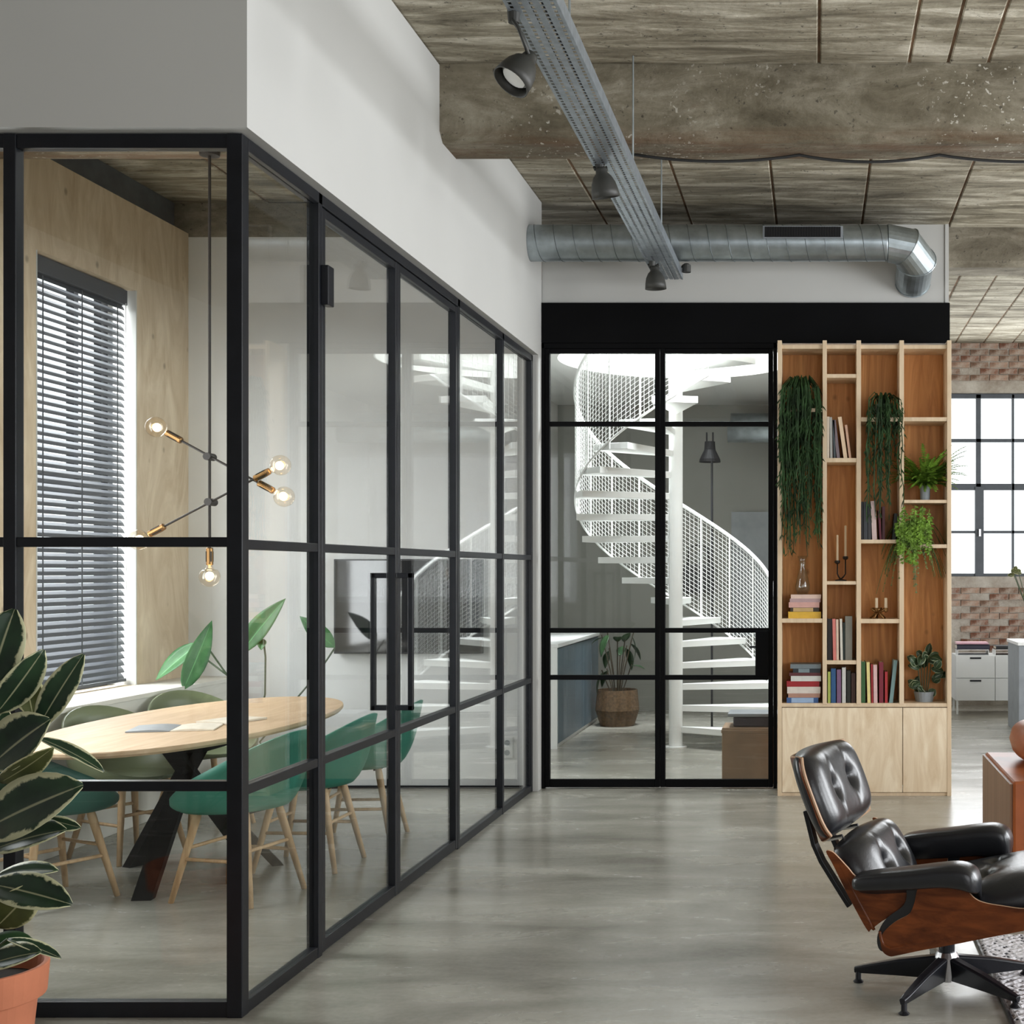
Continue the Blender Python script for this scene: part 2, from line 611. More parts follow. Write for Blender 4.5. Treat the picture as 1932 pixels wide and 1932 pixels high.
ceil_panels([-5.0, -3.6, -2.4, -1.2, 0.02, 0.49, 0.69, 0.9, 1.9, 3.2, 5.0], 2.0, 6.87, (4.2, 5.5))
ceil_panels([-5.0, -3.9, -3.2, -2.5, -1.58, -0.93, -0.29, 0.36, 1.02, 1.66, 2.3, 3.2, 5.0], 7.19, 10.13, (8.7,))
ceil_panels([0.9, 1.3, 1.62, 1.95, 2.28, 2.6, 2.95, 3.4, 4.2, 5.4], 10.46, 15.3, ())

struct('trim_1', G().prism([(6.87, CEIL + 0.03), (6.87, 3.83), (6.93, 3.785), (7.19, 3.785), (7.19, CEIL + 0.03)], -5.2, 6.5, 'x'), M['beamrust'],
       'near weathered concrete beam crossing the ceiling above the spotlights', 'beam')
struct('trim_2', G().prism([(10.13, CEIL + 0.03), (10.13, 3.92), (10.18, 3.88), (10.46, 3.88), (10.46, CEIL + 0.03)], 0.96, 6.5, 'x'), M['beam'],
       'farther concrete beam crossing the ceiling right of the white box', 'beam')

# white wall box above the glass partition
g = G()
g.box((-5.2, 4.54, 3.07), (-1.945, 4.64, CEIL))
g.box((-2.05, 4.64, 3.07), (-1.945, 9.44, CEIL))
g.box((-2.05, 9.325, 0), (-1.945, 9.44, 3.07))
struct('wall_left', g, M['white'], 'white plastered upper wall boxed above the black glass partition', 'wall')
# white box over the doors
g = G()
g.box((-1.945, 9.45, 3.17), (0.956, 9.55, 4.02))
g.box((0.93, 9.44, 0), (0.956, 14.7, 4.02))
struct('wall_back', g, M['white'], 'white boxed wall above the black lintel carrying the round duct', 'wall')
struct('trim_3', G().box((-1.945, 9.425, 3.172), (0.962, 9.47, 3.458)), M['steelmatt'], 'wide matt black lintel panel across the doors and bookcase', 'lintel', bevel=0.003)

# meeting room
g = G().box((-5.0, 9.45, 0), (-2.05, 9.6, 3.93))
struct('wall_meeting_back', g, M['lightconc'], 'pale grey back wall of the meeting room with the television', 'wall')
struct('trim_4', G().box((-5.0, 9.45, 3.93), (-2.05, 9.6, CEIL)), M['beam'], 'raw concrete strip above the back wall of the meeting room', 'trim')
struct('baseboard_back', G().box((-4.1, 9.435, 0.0), (-2.05, 9.45, 0.02)), M['steel'], 'thin dark skirting at the foot of the meeting room back wall', 'skirting')
WX = -4.466
g = G()
WY0, WY1, WZ0, WZ1 = 7.6, 8.73, 0.80, 3.395
for (y0, y1, z0, z1) in ((4.5, WY0, 0, 3.955), (WY1, 9.45, 0, 3.955), (WY0, WY1, WZ1, 3.955), (WY0, WY1, 0, WZ0)):
    g.box((WX - 0.25, y0, z0), (WX, y1, z1))
struct('wall_outer_left', g, M['ply'], 'pale plywood-lined outer wall of the meeting room around the window', 'wall')
struct('trim_5', G().box((WX - 0.35, 4.5, 3.955), (WX - 0.1, 9.45, CEIL)), M['bluebeam'], 'dark blue-grey concrete band above the plywood lining', 'trim')
g = G()
g.box((WX, 4.75, 0), (-4.12, 9.45, 0.77)).box((WX, 4.75, 0.77), (-4.10, 9.45, 0.80))
struct('trim_6', g, M['ledge'], 'long pale window ledge under the black blinds of the meeting room', 'ledge', bevel=0.004)
struct('trim_7', G().box((WX - 0.24, WY1 - 0.012, WZ0), (WX + 0.001, WY1 - 0.001, WZ1 - 0.002)).box((WX - 0.24, WY0 + 0.001, WZ0), (WX + 0.001, WY0 + 0.012, WZ1 - 0.002)),
       M['white'], 'white painted reveal of the meeting room window', 'reveal')

# hall behind the doors
g = G()
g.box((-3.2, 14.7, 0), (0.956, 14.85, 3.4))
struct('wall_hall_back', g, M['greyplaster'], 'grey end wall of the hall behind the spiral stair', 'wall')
struct('wall_hall_left', G().box((-3.0, 9.6, 0), (-2.85, 14.7, 3.4)), M['white'], 'white side wall of the stair hall', 'wall')
# hall ceiling with the round stair opening
SX, SY = -1.22, 11.64
HZ = 3.39
g = G()
nseg = 56
RO = 1.02
outer, inner = [], []
angs = sorted([2 * math.pi * k / nseg for k in range(nseg)] + [math.atan2(yy - SY, xx - SX) % (2 * math.pi) for xx in (0.93, -2.85) for yy in (14.7, 9.56)])
nseg = len(angs)
for a in angs:
    dx, dy = math.cos(a), math.sin(a)
    tx = (0.93 - SX) / dx if dx > 1e-6 else ((-2.85 - SX) / dx if dx < -1e-6 else 1e9)
    ty = (14.7 - SY) / dy if dy > 1e-6 else ((9.56 - SY) / dy if dy < -1e-6 else 1e9)
    t = min(tx, ty)
    outer.append((SX + dx * t, SY + dy * t))
    inner.append((SX + dx * RO, SY + dy * RO))
vs = [(x, y, HZ) for x, y in outer] + [(x, y, HZ) for x, y in inner] + [(x, y, HZ + 0.26) for x, y in inner] + [(x, y, HZ + 0.26) for x, y in outer]
fs = []
for k in range(nseg):
    j = (k + 1) % nseg
    for r in range(3):
        fs.append((r * nseg + k, r * nseg + j, (r + 1) * nseg + j, (r + 1) * nseg + k))
g.add(vs, fs)
struct('ceiling_hall', g, M['white'], 'white hall ceiling with a round opening over the spiral stair', 'ceiling')
# upper storey shaft that lights the stair
g = G()
for k in range(nseg):
    pass
rings = []
for z in (4.03, 6.4):
    rings.append([(SX + 1.75 * math.cos(2 * math.pi * k / 32), SY + 1.75 * math.sin(2 * math.pi * k / 32), z) for k in range(32)])
rings = [[(SX + RO * math.cos(2 * math.pi * k / 32), SY + RO * math.sin(2 * math.pi * k / 32), HZ + 0.26) for k in range(32)],
         [(SX + RO * math.cos(2 * math.pi * k / 32), SY + RO * math.sin(2 * math.pi * k / 32), 6.4) for k in range(32)]]
g.loft(rings, cap=False)
struct('wall_stairwell', g, M['white'], 'round white stairwell drum above the opening in the hall ceiling', 'wall', solid=0.05)

# outer shell: far, right, rear walls
WXF = 15.3
wall_far = None
g = G()
FX0, FX1, FZ0, FZ1 = 1.30, 3.75, 1.485, 3.605
g.box((0.9, WXF, 0), (FX0, WXF + 0.3, CEIL + 0.03)).box((FX1, WXF, 0), (6.6, WXF + 0.3, CEIL + 0.03))
g.box((FX0, WXF, 0), (FX1, WXF + 0.3, FZ0)).box((FX0, WXF, FZ1), (FX1, WXF + 0.3, CEIL + 0.03))
mo = N('rough_mortar')
vv = mo.coord((1, 1, 1))
mo.set(mo.ramp(mo.noise(vv, 3, 6, 0.7), [(0.35, (0.30, 0.25, 0.2)), (0.65, (0.52, 0.48, 0.42))]), 0.95)
mo.bump(mo.noise(vv, 14, 5), 0.8, 0.03)
M['mortar'] = mo.m
wall_far = struct('wall_far', g, M['mortar'], 'worn old brick wall around the far steel window', 'wall')


def brick_mat(name, col):
    b = N(name)
    oi = b.n('ShaderNodeObjectInfo')
    vv = b.coord((1, 1, 1))
    nz = b.noise(vv, 9, 6, 0.7)
    c = b.ramp(nz, [(0.35, tuple(x * 0.6 for x in col)), (0.65, tuple(min(1, x * 1.35) for x in col))])
    c = b.mix(b.ramp(b.noise(vv, 3.0, 5, 0.7), [(0.5, (0, 0, 0)), (0.64, (1, 1, 1))]), c, (0.44, 0.39, 0.33))
    b.set(c, 0.95)
    b.bump(nz, 0.8, 0.02)
    return b.m


BR = [brick_mat('red_brick', (0.2, 0.085, 0.05)), brick_mat('brown_brick', (0.2, 0.115, 0.075)), brick_mat('pale_brick', (0.33, 0.2, 0.14))]
rb = random.Random(11)
brick_meshes = []
for k in range(9):
    g = G()
    w, h = 0.105, 0.0315
    vs = []
    for x in (-w, 0, w):
        for z in (-h, h):
            for y in (0.0, 0.03):
                vs.append((x + rb.uniform(-.006, .006), y * -1 + rb.uniform(-.002, .002), z + rb.uniform(-.003, .003)))
    # order: x index*4 + z*2 + y
    fs = []
    for i in (0, 4):
        a = i
        fs += [(a + 1, a + 5, a + 7, a + 3), (a, a + 4, a + 5, a + 1), (a + 2, a + 3, a + 7, a + 6)]
    fs += [(0, 1, 3, 2), (8, 10, 11, 9)]
    g.add(vs, fs)
    me = bpy.data.meshes.new('brick')
    me.from_pydata(g.v, [], g.f)
    me.materials.append(BR[k % 3])
    brick_meshes.append(me)


def bricks(x0, x1, z0, z1, skip=0.0):
    z = z0
    row = 0
    while z + 0.07 <= z1 + 0.01:
        x = x0 - (0.11 if row % 2 else 0.0)
        while x < x1:
            if rb.random() > skip:
                o = bpy.data.objects.new('brick', rb.choice(brick_meshes))
                COL.objects.link(o)
                o.parent = wall_far
                o.location = (x + 0.11, WXF + 0.012 + rb.uniform(-0.006, 0.01), z + 0.037)
                o.rotation_euler = (0, rb.uniform(-.03, .03), 0)
            x += 0.222
        z += 0.074
        row += 1


bricks(1.35, 3.0, 3.74, 4.17, 0.08)
bricks(1.35, 3.0, 0.62, 1.40, 0.22)

g = G()
g.box((6.5, -4.2, 0), (6.7, 16.2, 0.85)).box((6.5, -4.2, 3.75), (6.7, 16.2, CEIL + 0.03))
for (y0, y1) in ((-4.2, -0.6), (2.6, 3.4), (6.6, 7.4), (10.6, 16.2)):
    g.box((6.5, y0, 0.85), (6.7, y1, 3.75))
struct('wall_right', g, M['white'], 'window wall on the right side of the loft outside the view', 'wall')
g = G()
g.box((-6.2, -4.2, 0), (0.1, -4.0, CEIL + 0.03)).box((4.3, -4.2, 0), (6.6, -4.0, CEIL + 0.03))
g.box((0.1, -4.2, 0), (4.3, -4.0, 1.0)).box((0.1, -4.2, 3.6), (4.3, -4.0, CEIL + 0.03))
struct('wall_behind', g, M['white'], 'wall with a wide window behind the photographer', 'wall')
g = G().box((-6.2, -4.2, 0), (-6.0, 4.6, CEIL + 0.03)).box((-6.2, 4.55, 0), (-4.75, 4.75, CEIL + 0.03))
struct('wall_side_left', g, M['white'], 'left side wall of the loft outside the view', 'wall')


# ------------------------------------------------------------------ windows
def bar(g, p0, p1):
    g.box(p0, p1)


window = thing('window_1', 'tall grey steel-framed window in the far brick wall', 'window', (0, 0, 0))
window['kind'] = 'structure'
yb0, yb1 = WXF + 0.06, WXF + 0.12


def fx(px):
    return (px - CX) * WXF / F_PX


def fz(py):
    return CAM_H - (py - CY) * WXF / F_PX


M['steelgrey'] = plain('grey_painted_steel', (0.075, 0.085, 0.1), 0.5)
zs = [(742, 750), (827, 833), (912, 924), (1001, 1006), (1082, 1092)]
for k, (a, b) in enumerate(zs):
    build('rail', G().box((FX0, yb0, fz(a)), (FX1, yb1, fz(b))), M['steelgrey'], window)
for a, b in ((fx(1843), fx(1852)), (fx(1911), fx(1915)), (2.72, 2.76), (3.1, 3.125)):
    build('stile', G().box((a, yb0, fz(1090)), (b, yb1, fz(743))), M['steelgrey'], window)
build('sash_stile', G().box((fx(1841), yb0 - 0.02, fz(1088)), (fx(1857), yb1, fz(918))), M['steelgrey'], window)
build('window_handle', G().box((fx(1847), yb0 - 0.06, fz(1012)), (fx(1851), yb0 - 0.02, fz(998))), M['alu'], window)
xs = [FX0, fx(1847), fx(1913), 2.74, 3.11, FX1]
for i in range(5):
    for j in range(4):
        build('pane', G().box((xs[i] + 0.005, yb0 + 0.025, fz(zs[j + 1][0])), (xs[i + 1] - 0.005, yb0 + 0.031, fz(zs[j][1]))), M['glass'], window)

window = thing('window_2', 'meeting room window behind the black blinds', 'window', (0, 0, 0))
window['kind'] = 'structure'
wx0, wx1 = WX - 0.235, WX - 0.185
g = G()
for z0, z1 in ((WZ0, WZ0 + 0.07), (2.02, 2.14), (WZ1 - 0.07, WZ1)):
    g.box((wx0, WY0, z0), (wx1, WY1, z1))
for y0, y1 in ((WY0, WY0 + 0.06), (8.32, 8.37), (WY1 - 0.09, WY1)):
    g.box((wx0, y0, WZ0), (wx1, y1, WZ1))
build('window_frame', g, M['steel'], window)
for z0, z1 in ((WZ0 + 0.07, 2.02), (2.14, WZ1 - 0.07)):
    for y0, y1 in ((WY0 + 0.06, 8.32), (8.37, WY1 - 0.09)):
        build('pane', G().box((wx0 + 0.02, y0, z0), (wx0 + 0.026, y1, z1)), M['glass'], window)

# ------------------------------------------------------------------ glass partition
PX = -1.983
PT = 3.066          # top
S = 0.024
part = thing('wall_glass', 'black steel and glass partition enclosing the meeting room', 'partition', (0, 0, 0))
part['kind'] = 'structure'
PF = 4.59
mull = [5.32, 6.315, 7.39, 8.445]
PE = 9.325
# front run (faces the camera)
build('corner_post', G().box((PX - 0.055, PF, 0), (PX, PF + 0.055, PT)), M['steel'], part, bevel=0.003)
XM = -2.79
for x in (XM, XM - 0.80):
    build('mullion', G().box((x - 0.022, PF, 0), (x + 0.022, PF + 0.05, PT)), M['steel'], part, bevel=0.003)
RZ = [(0.0, 0.055), (0.785, 0.82), (1.633, 1.667), (PT - 0.05, PT)]
fxs = [XM - 0.80, XM, PX - 0.03]
for i in range(2):
    for z0, z1 in RZ:
        build('rail', G().box((fxs[i] + 0.022, PF + 0.004, z0), (fxs[i + 1] - 0.022, PF + 0.046, z1)), M['steel'], part, bevel=0.003)
    for j in range(3):
        build('pane', G().box((fxs[i] + 0.02, PF + 0.022, RZ[j][1]), (fxs[i + 1] - 0.02, PF + 0.030, RZ[j + 1][0])), M['glass'], part)
# side run: fixed bays 0, 3, 4 ; doors in bays 1, 2
RS = [(0.0, 0.045), (0.765, 0.80), (1.625, 1.66), (PT - 0.05, PT)]
build('rail', G().box((PX - 0.05, PF + 0.055, PT - 0.045), (PX, PE, PT)), M['steel'], part, bevel=0.003)
for y in (mull[0], mull[2], mull[3]):
    build('mullion', G().box((PX - 0.05, y - 0.02, 0), (PX, y + 0.02, PT)), M['steel'], part, bevel=0.003)
build('end_post', G().box((PX - 0.05, PE - 0.04, 0), (PX, PE, PT)), M['steel'], part, bevel=0.003)
for (y0, y1) in ((PF + 0.055, mull[0] - 0.02), (mull[2] + 0.02, mull[3] - 0.02), (mull[3] + 0.02, PE - 0.04)):
    for z0, z1 in RS[:3]:
        build('rail', G().box((PX - 0.045, y0, z0), (PX - 0.003, y1, z1)), M['steel'], part, bevel=0.003)
    zz = [RS[0][1], RS[1][0], RS[1][1], RS[2][0], RS[2][1], PT - 0.045]
    for j in range(3):
        build('pane', G().box((PX - 0.028, y0, zz[2 * j]), (PX - 0.020, y1, zz[2 * j + 1])), M['glass'], part)
# two glazed door leaves
for n, (y0, y1, ys, lab) in enumerate(((mull[0] + 0.022, mull[1] - 0.002, mull[1] - 0.024, 'nearer black glazed door leaf of the meeting room with a hinge block'),
                                      (mull[1] + 0.002, mull[2] - 0.022, mull[1] + 0.024, 'farther black glazed door leaf of the meeting room'))):
    d = thing('door_%d' % (n + 1), lab, 'door', (0, 0, 0))
    d['kind'] = 'structure'
    for ya, yb in ((y0, y0 + 0.036), (y1 - 0.036, y1)):
        build('stile', G().box((PX - 0.046, ya, 0.008), (PX - 0.002, yb, PT - 0.05)), M['steel'], d, bevel=0.003)
    zr = [(0.008, 0.06), (0.765, 0.80), (1.625, 1.66), (PT - 0.085, PT - 0.05)]
    for z0, z1 in zr:
        build('rail', G().box((PX - 0.044, y0 + 0.036, z0), (PX - 0.004, y1 - 0.036, z1)), M['steel'], d, bevel=0.003)
    for j in range(3):
        build('pane', G().box((PX - 0.028, y0 + 0.034, zr[j][1]), (PX - 0.020, y1 - 0.034, zr[j + 1][0])), M['glass'], d)
    if n == 0:
        build('hinge', G().box((PX - 0.002, y0 - 0.02, 2.62), (PX + 0.03, y0 + 0.045, 2.78)), M['steel'], d, bevel=0.004)
        for sx in (1, -1):
            xa = PX if sx > 0 else PX - 0.046
            xb = xa + sx * 0.078
            g = G()
            for z in (0.888, 1.515):
                g.box((xa, ys - 0.013, z), (xb, ys + 0.013, z + 0.025))
            g.box((xb - sx * 0.024, ys - 0.013, 0.888), (xb, ys + 0.013, 1.54))
            build('door_handle', g, M['steel'], d, bevel=0.003)

# ------------------------------------------------------------------ black double doors in the back wall
DY = 9.43
DS = F_PX / DY


def dx(px):
    return (px - CX) / DS


def dz(py):
    return CAM_H - (py - CY) / DS


g = G()
g.box((dx(1018), DY, 0), (dx(1027), DY + 0.06, 3.172)).box((dx(1459), DY, 0), (dx(1466), DY + 0.06, 3.172)).box((dx(1018), DY, dz(657)), (dx(1466), DY + 0.06, 3.172))
build_frame = struct('trim_8', g, M['steelmatt'], 'black outer frame around the double glass doors', 'door frame', bevel=0.003)
for n, (x0, x1, lab) in enumerate(((1027.5, 1244.5, 'left black glazed leaf of the double doors before the stair hall'),
                                   (1245.5, 1458.5, 'right black glazed leaf of the double doors with the lock plate'))):
    d = thing('door_%d' % (n + 3), lab, 'door', (0, 0, 0))
    d['kind'] = 'structure'
    y0, y1 = DY + 0.005, DY + 0.05
    sw = 9.0
    for a, b in ((x0, x0 + sw), (x1 - sw, x1)):
        build('stile', G().box((dx(a), y0, 0.008), (dx(b), y1, dz(657))), M['steelmatt'], d, bevel=0.003)
    zr = [(dz(1486), dz(1471)), (dz(1283), dz(1274)), (dz(1194), dz(1185)), (dz(804), dz(795)), (dz(666), dz(657))]
    for z0, z1 in zr:
        build('rail', G().box((dx(x0 + sw), y0 + 0.004, z0), (dx(x1 - sw), y1 - 0.004, z1)), M['steelmatt'], d, bevel=0.003)
    for j in range(4):
        build('pane', G().box((dx(x0 + sw) - 0.003, y0 + 0.018, zr[j][1]), (dx(x1 - sw) + 0.003, y0 + 0.026, zr[j + 1][0])), M['glass'], d)
    if n == 1:
        lp = build('lock_plate', G().box((dx(1425), y0 - 0.006, dz(1276)), (dx(1451), y1 - 0.01, dz(1190))), M['steelmatt'], d, bevel=0.003)
        build('latch', G().box((dx(1414), y0 + 0.01, dz(1223)), (dx(1426), y0 + 0.03, dz(1219))), M['blackmetal'], lp)

# ------------------------------------------------------------------ round duct
DUY, DUZ, DUR = 9.06, 3.79, 0.123
duct = thing('ventilation_duct', 'round galvanised spiral duct along the white wall with an elbow into it', 'duct', (0, DUY, DUZ))
g = G()
XD0, XD1 = -1.95, 0.50
rings = []
nx = 160
for i in range(nx + 1):
    x = XD0 + (XD1 - XD0) * i / nx
    ring = []
    for k in range(28):
        a = 2 * math.pi * k / 28
        ph = (x / 0.13 - k / 28) % 1.0
        r = DUR
        ring.append((x, r * math.cos(a), r * math.sin(a)))
    rings.append(ring)
g.loft(rings, cap=True)
build('spiral_pipe', g, M['zinc'], duct, smooth=True)
build('spiral_seam', G().tube([(XD0 + 0.13 * k / 20, (DUR + 0.001) * math.cos(2 * math.pi * k / 20), (DUR + 0.001) * math.sin(2 * math.pi * k / 20)) for k in range(int((XD1 - XD0) / 0.13 * 20))], 0.0028, 4), M['seam'], duct)
# segmented elbow turning back into the wall
pts = [Vector((0.50, 0, 0)), Vector((0.625, 0.02, -0.02)), Vector((0.70, 0.11, -0.09)), Vector((0.70, 0.40, -0.17))]
for i in range(3):
    p, q = pts[i], pts[i + 1]
    t0 = (pts[i + 1] - pts[i - 1]).normalized() if i else Vector((1, 0, 0))
    t1 = (pts[i + 2] - pts[i]).normalized() if i < 2 else (q - p).normalized()
    d = (q - p).normalized()
    up = Vector((0, 0, 1))
    a1 = d.cross(up).normalized()
    b1 = d.cross(a1)
    ringA, ringB = [], []
    for k in range(28):
        a = 2 * math.pi * k / 28
        off = (a1 * math.cos(a) + b1 * math.sin(a)) * (DUR + 0.004)
        for (c0, tt, rg) in ((p, t0, ringA), (q, t1, ringB)):
            s = -(off.dot(tt)) / d.dot(tt) if abs(d.dot(tt)) > 0.2 else 0
            rg.append(c0 + off + d * s)
    lip = [[v for v in ringA], [v for v in ringB]]
    build('elbow_segment', G().loft([ringA, ringB], cap=True), M['zinc'], duct, smooth=False)
    # raised seam
    build('seam', G().tube([v + (v - q).normalized() * 0.002 for v in ringB] , 0.004, 5, closed_path=True), M['zinc'], duct)
gr = build('vent_grille', G().box((-0.35, -0.135, 0.0), (0.19, -0.08, 0.085)), M['grey'], duct, bevel=0.002)
build('grille_core', G().box((-0.335, -0.138, 0.008), (0.175, -0.13, 0.077)), M['black'], gr)
g = G()
for k in range(30):
    x = -0.33 + 0.5 * k / 29
    g.box((x - 0.002, -0.142, 0.008), (x + 0.002, -0.136, 0.077))
sl = build('grille_slats', g, M['steel'], gr)
sl['kind'] = 'stuff'

# ------------------------------------------------------------------ cable tray, rods, spotlights
TX0, TX1, TZ, TY0, TY1 = -1.105, -0.915, 3.57, 3.4, 9.2
tray = thing('cable_tray', 'perforated galvanised cable tray running along the ceiling', 'cable tray', ((TX0 + TX1) / 2, TY0, TZ))
w = TX1 - TX0
g = G()
pitch = 0.034
ny = int((TY1 - TY0) / pitch)
xsn = [-w / 2]
nh = 5
cell = w / nh
for i in range(nh):
    xsn += [-w / 2 + cell * (i + 0.32), -w / 2 + cell * (i + 0.68)]
xsn.append(w / 2)
for i in range(ny):
    y0 = i * pitch
    for zz in (0.0,):
        g.add([(-w / 2, y0, 0), (w / 2, y0, 0), (w / 2, y0 + pitch * 0.35, 0), (-w / 2, y0 + pitch * 0.35, 0)], [(0, 1, 2, 3)])
        for k in range(0, len(xsn) - 1, 2):
            g.add([(xsn[k], y0 + pitch * 0.35, 0), (xsn[k + 1], y0 + pitch * 0.35, 0), (xsn[k + 1], y0 + pitch, 0), (xsn[k], y0 + pitch, 0)], [(0, 1, 2, 3)])
build('perforated_base', g, M['tray'], tray, solid=0.002)
L = TY1 - TY0
for s in (-1, 1):
    g = G().box((s * w / 2 - 0.001, 0, 0), (s * w / 2 + 0.001, L, 0.06)).box((s * w / 2 - 0.006 * (1 + s), 0, 0.058), (s * w / 2 + 0.006 * (1 - s), L, 0.061))
    build('side_wall', g, M['tray'], tray)
build('joint_plate', G().box((-w / 2 - 0.003, 4.05, -0.003), (w / 2 + 0.003, 4.25, 0.05)), M['tray'], tray) if False else None
for y in (5.0 - TY0, 6.75 - TY0, 8.0 - TY0):
    r_ = build('hanger_rod', G().tube([(w / 2 - 0.01, y, 0.0), (w / 2 - 0.01, y, CEIL - TZ)], 0.005, 6), M['zinc'], tray)
g = G().tube([(-0.02, 0, 0.012), (-0.02, L, 0.012)], 0.011, 6).tube([(0.04, 0, 0.01), (0.04, L, 0.01)], 0.008, 6)
build('cables', g, M['cord'], tray)


def spot(loc, aim, label):
    """bell-shaped spotlight with yoke, clamped under the tray edge"""
    t = thing('spotlight', label, 'spotlight', loc, 0, 'spotlights on the cable tray')
    aim = Vector(aim).normalized()
    ax = frame_along((0, 0, 0), aim)
    back = -aim * 0.075
    T = Matrix.Translation(back) @ ax
    prof = [(0.002, -0.012), (0.024, -0.012), (0.027, 0.0), (0.03, 0.018), (0.046, 0.035), (0.06, 0.065), (0.067, 0.1), (0.07, 0.135), (0.066, 0.135), (0.062, 0.1), (0.05, 0.055), (0.03, 0.035)]
    sh = build('lamp_shade', G().lathe(prof, 26, M=T), M['lampgrey'], t, smooth=True)
    build('lamp_face', G().lathe([(0.0, 0.112), (0.044, 0.112), (0.058, 0.095), (0.0, 0.09)], 22, M=T), M['lampface'], sh, smooth=False)
    p0 = T @ Vector((0, 0, 0.0))
    top = Vector((-0.02, 0.0, TZ - loc[2]))
    mid = p0 * 0.4 + top * 0.6
    for s in (-1, 1):
        sd = Vector((0, 0.028 * s, 0)) if abs(aim.x) > 0.3 else Vector((0.028 * s, 0, 0))
        build('bracket', G().tube([p0 + sd, mid + sd * 1.1, top + Vector((0, 0, -0.03)) + sd * 0.6, top], 0.007, 6), M['lampgrey'], t, smooth=True)
    build('clamp', G().lathe([(0.0, -0.035), (0.02, -0.035), (0.024, 0.0), (0.024, 0.03), (0.0, 0.03)], 14, c=top), M['lampgrey'], t)
    return t


spot((-1.07, 4.8, 3.36), (-0.42, -0.35, -0.78), 'dark spotlight tilted left with its white face showing, nearest on the cable tray')
spot((-1.05, 6.6, 3.47), (0.15, 0.2, -0.95), 'dark spotlight hanging halfway along the cable tray below the concrete beam')
spot((-1.04, 8.65, 3.45), (0.05, 0.05, -1), 'small dark spotlight at the far end of the cable tray over the black lintel')
c = thing('tray_clip', 'small grey adapter clipped to the far right end of the cable tray', 'adapter', (-0.88, 9.1, 3.63))
build('body', G().lathe([(0.0, -0.03), (0.03, -0.03), (0.03, 0.02), (0.015, 0.03), (0.0, 0.03)], 14), M['lampgrey'], c)
build('arm', G().tube([(0, 0, 0.0), (-0.035, 0, 0.01)], 0.008, 6), M['lampgrey'], c)

# cable along the beam
g = G()
pts = []
clips = [(1190, 288), (1345, 304), (1508, 290), (1640, 303), (1772, 290), (1932, 305), (2100, 290)]
for (a, b), (a2, b2) in zip(clips[::2], clips[2::2]):
    for k in range(12):
        t = k / 12
        px = a + (a2 - a) * t
        py = b + (b2 - b) * t + 13 * 4 * t * (1 - t)
        pts.append(at(px, py + 2.5, 7.1))
o = build('ceiling_cable', G().tube(pts, 0.008, 6), M['cord'], None, smooth=True)
tag(o, 'thin black cable sagging between clips along the near concrete beam', 'cable')


# ------------------------------------------------------------------ blinds
bl = thing('venetian_blind', 'black horizontal-slat blind hanging in the meeting room window', 'blind', (WX - 0.075, (WY0 + WY1) / 2, 0))
hw = (WY1 - WY0) / 2 - 0.03
build('headrail', G().box((-0.03, -hw, 3.29), (0.03, hw, 3.388)), M['blind'], bl, bevel=0.003)
nsl = 54
slat_me = None
for k in range(nsl):
    z = 0.86 + (3.28 - 0.86) * k / (nsl - 1)
    if slat_me is None:
        g = G()
        rings = []
        for y in (-hw, hw):
            rings.append([(-0.025, y, -0.0035), (0, y, 0.0), (0.025, y, -0.0035), (0.025, y, -0.0015), (0, y, 0.002), (-0.025, y, -0.0015)])
        g.loft(rings)
        o = build('slat', g, M['blind'], bl)
        slat_me = o.data
    else:
        o = bpy.data.objects.new('slat', slat_me)
        COL.objects.link(o)
        o.parent = bl
    o.location = (0, 0, z)
    o.rotation_euler = (0, math.radians(57), 0)
build('bottom_rail', G().box((-0.022, -hw, 0.825), (0.022, hw, 0.845)), M['blind'], bl, bevel=0.002)
for y in (-hw + 0.12, 0.0, hw - 0.12):
    build('ladder_tape', G().box((0.026, y - 0.006, 0.84), (0.028, y + 0.006, 3.28)), M['blind'], bl)
build('pull_cord', G().tube([(0.034, hw - 0.03, 3.3), (0.036, hw - 0.03, 1.25)], 0.003, 6), M['plasticw'], bl)

# ------------------------------------------------------------------ meeting room: lamp
LX, LY = -3.21, 7.03
lamp = thing('chandelier', 'dark branched pendant lamp with five glowing globe bulbs over the oval table', 'pendant lamp', (LX, LY, 0))


def lz(py):
    return CAM_H - (py - CY) * LY / F_PX


def lx(px):
    return (px - CX) * LY / F_PX - LX


build('rod', G().tube([(0, 0, 3.785), (0, 0, lz(1035))], 0.008, 8), M['bronze'], lamp)
build('canopy', G().lathe([(0.0, 3.75), (0.05, 3.752), (0.055, 3.785), (0, 3.785)], 20), M['bronze'], lamp)
arms = [((345, 832), (492, 912), (396, 862)), ((318, 994), (489, 904), (403, 948))]


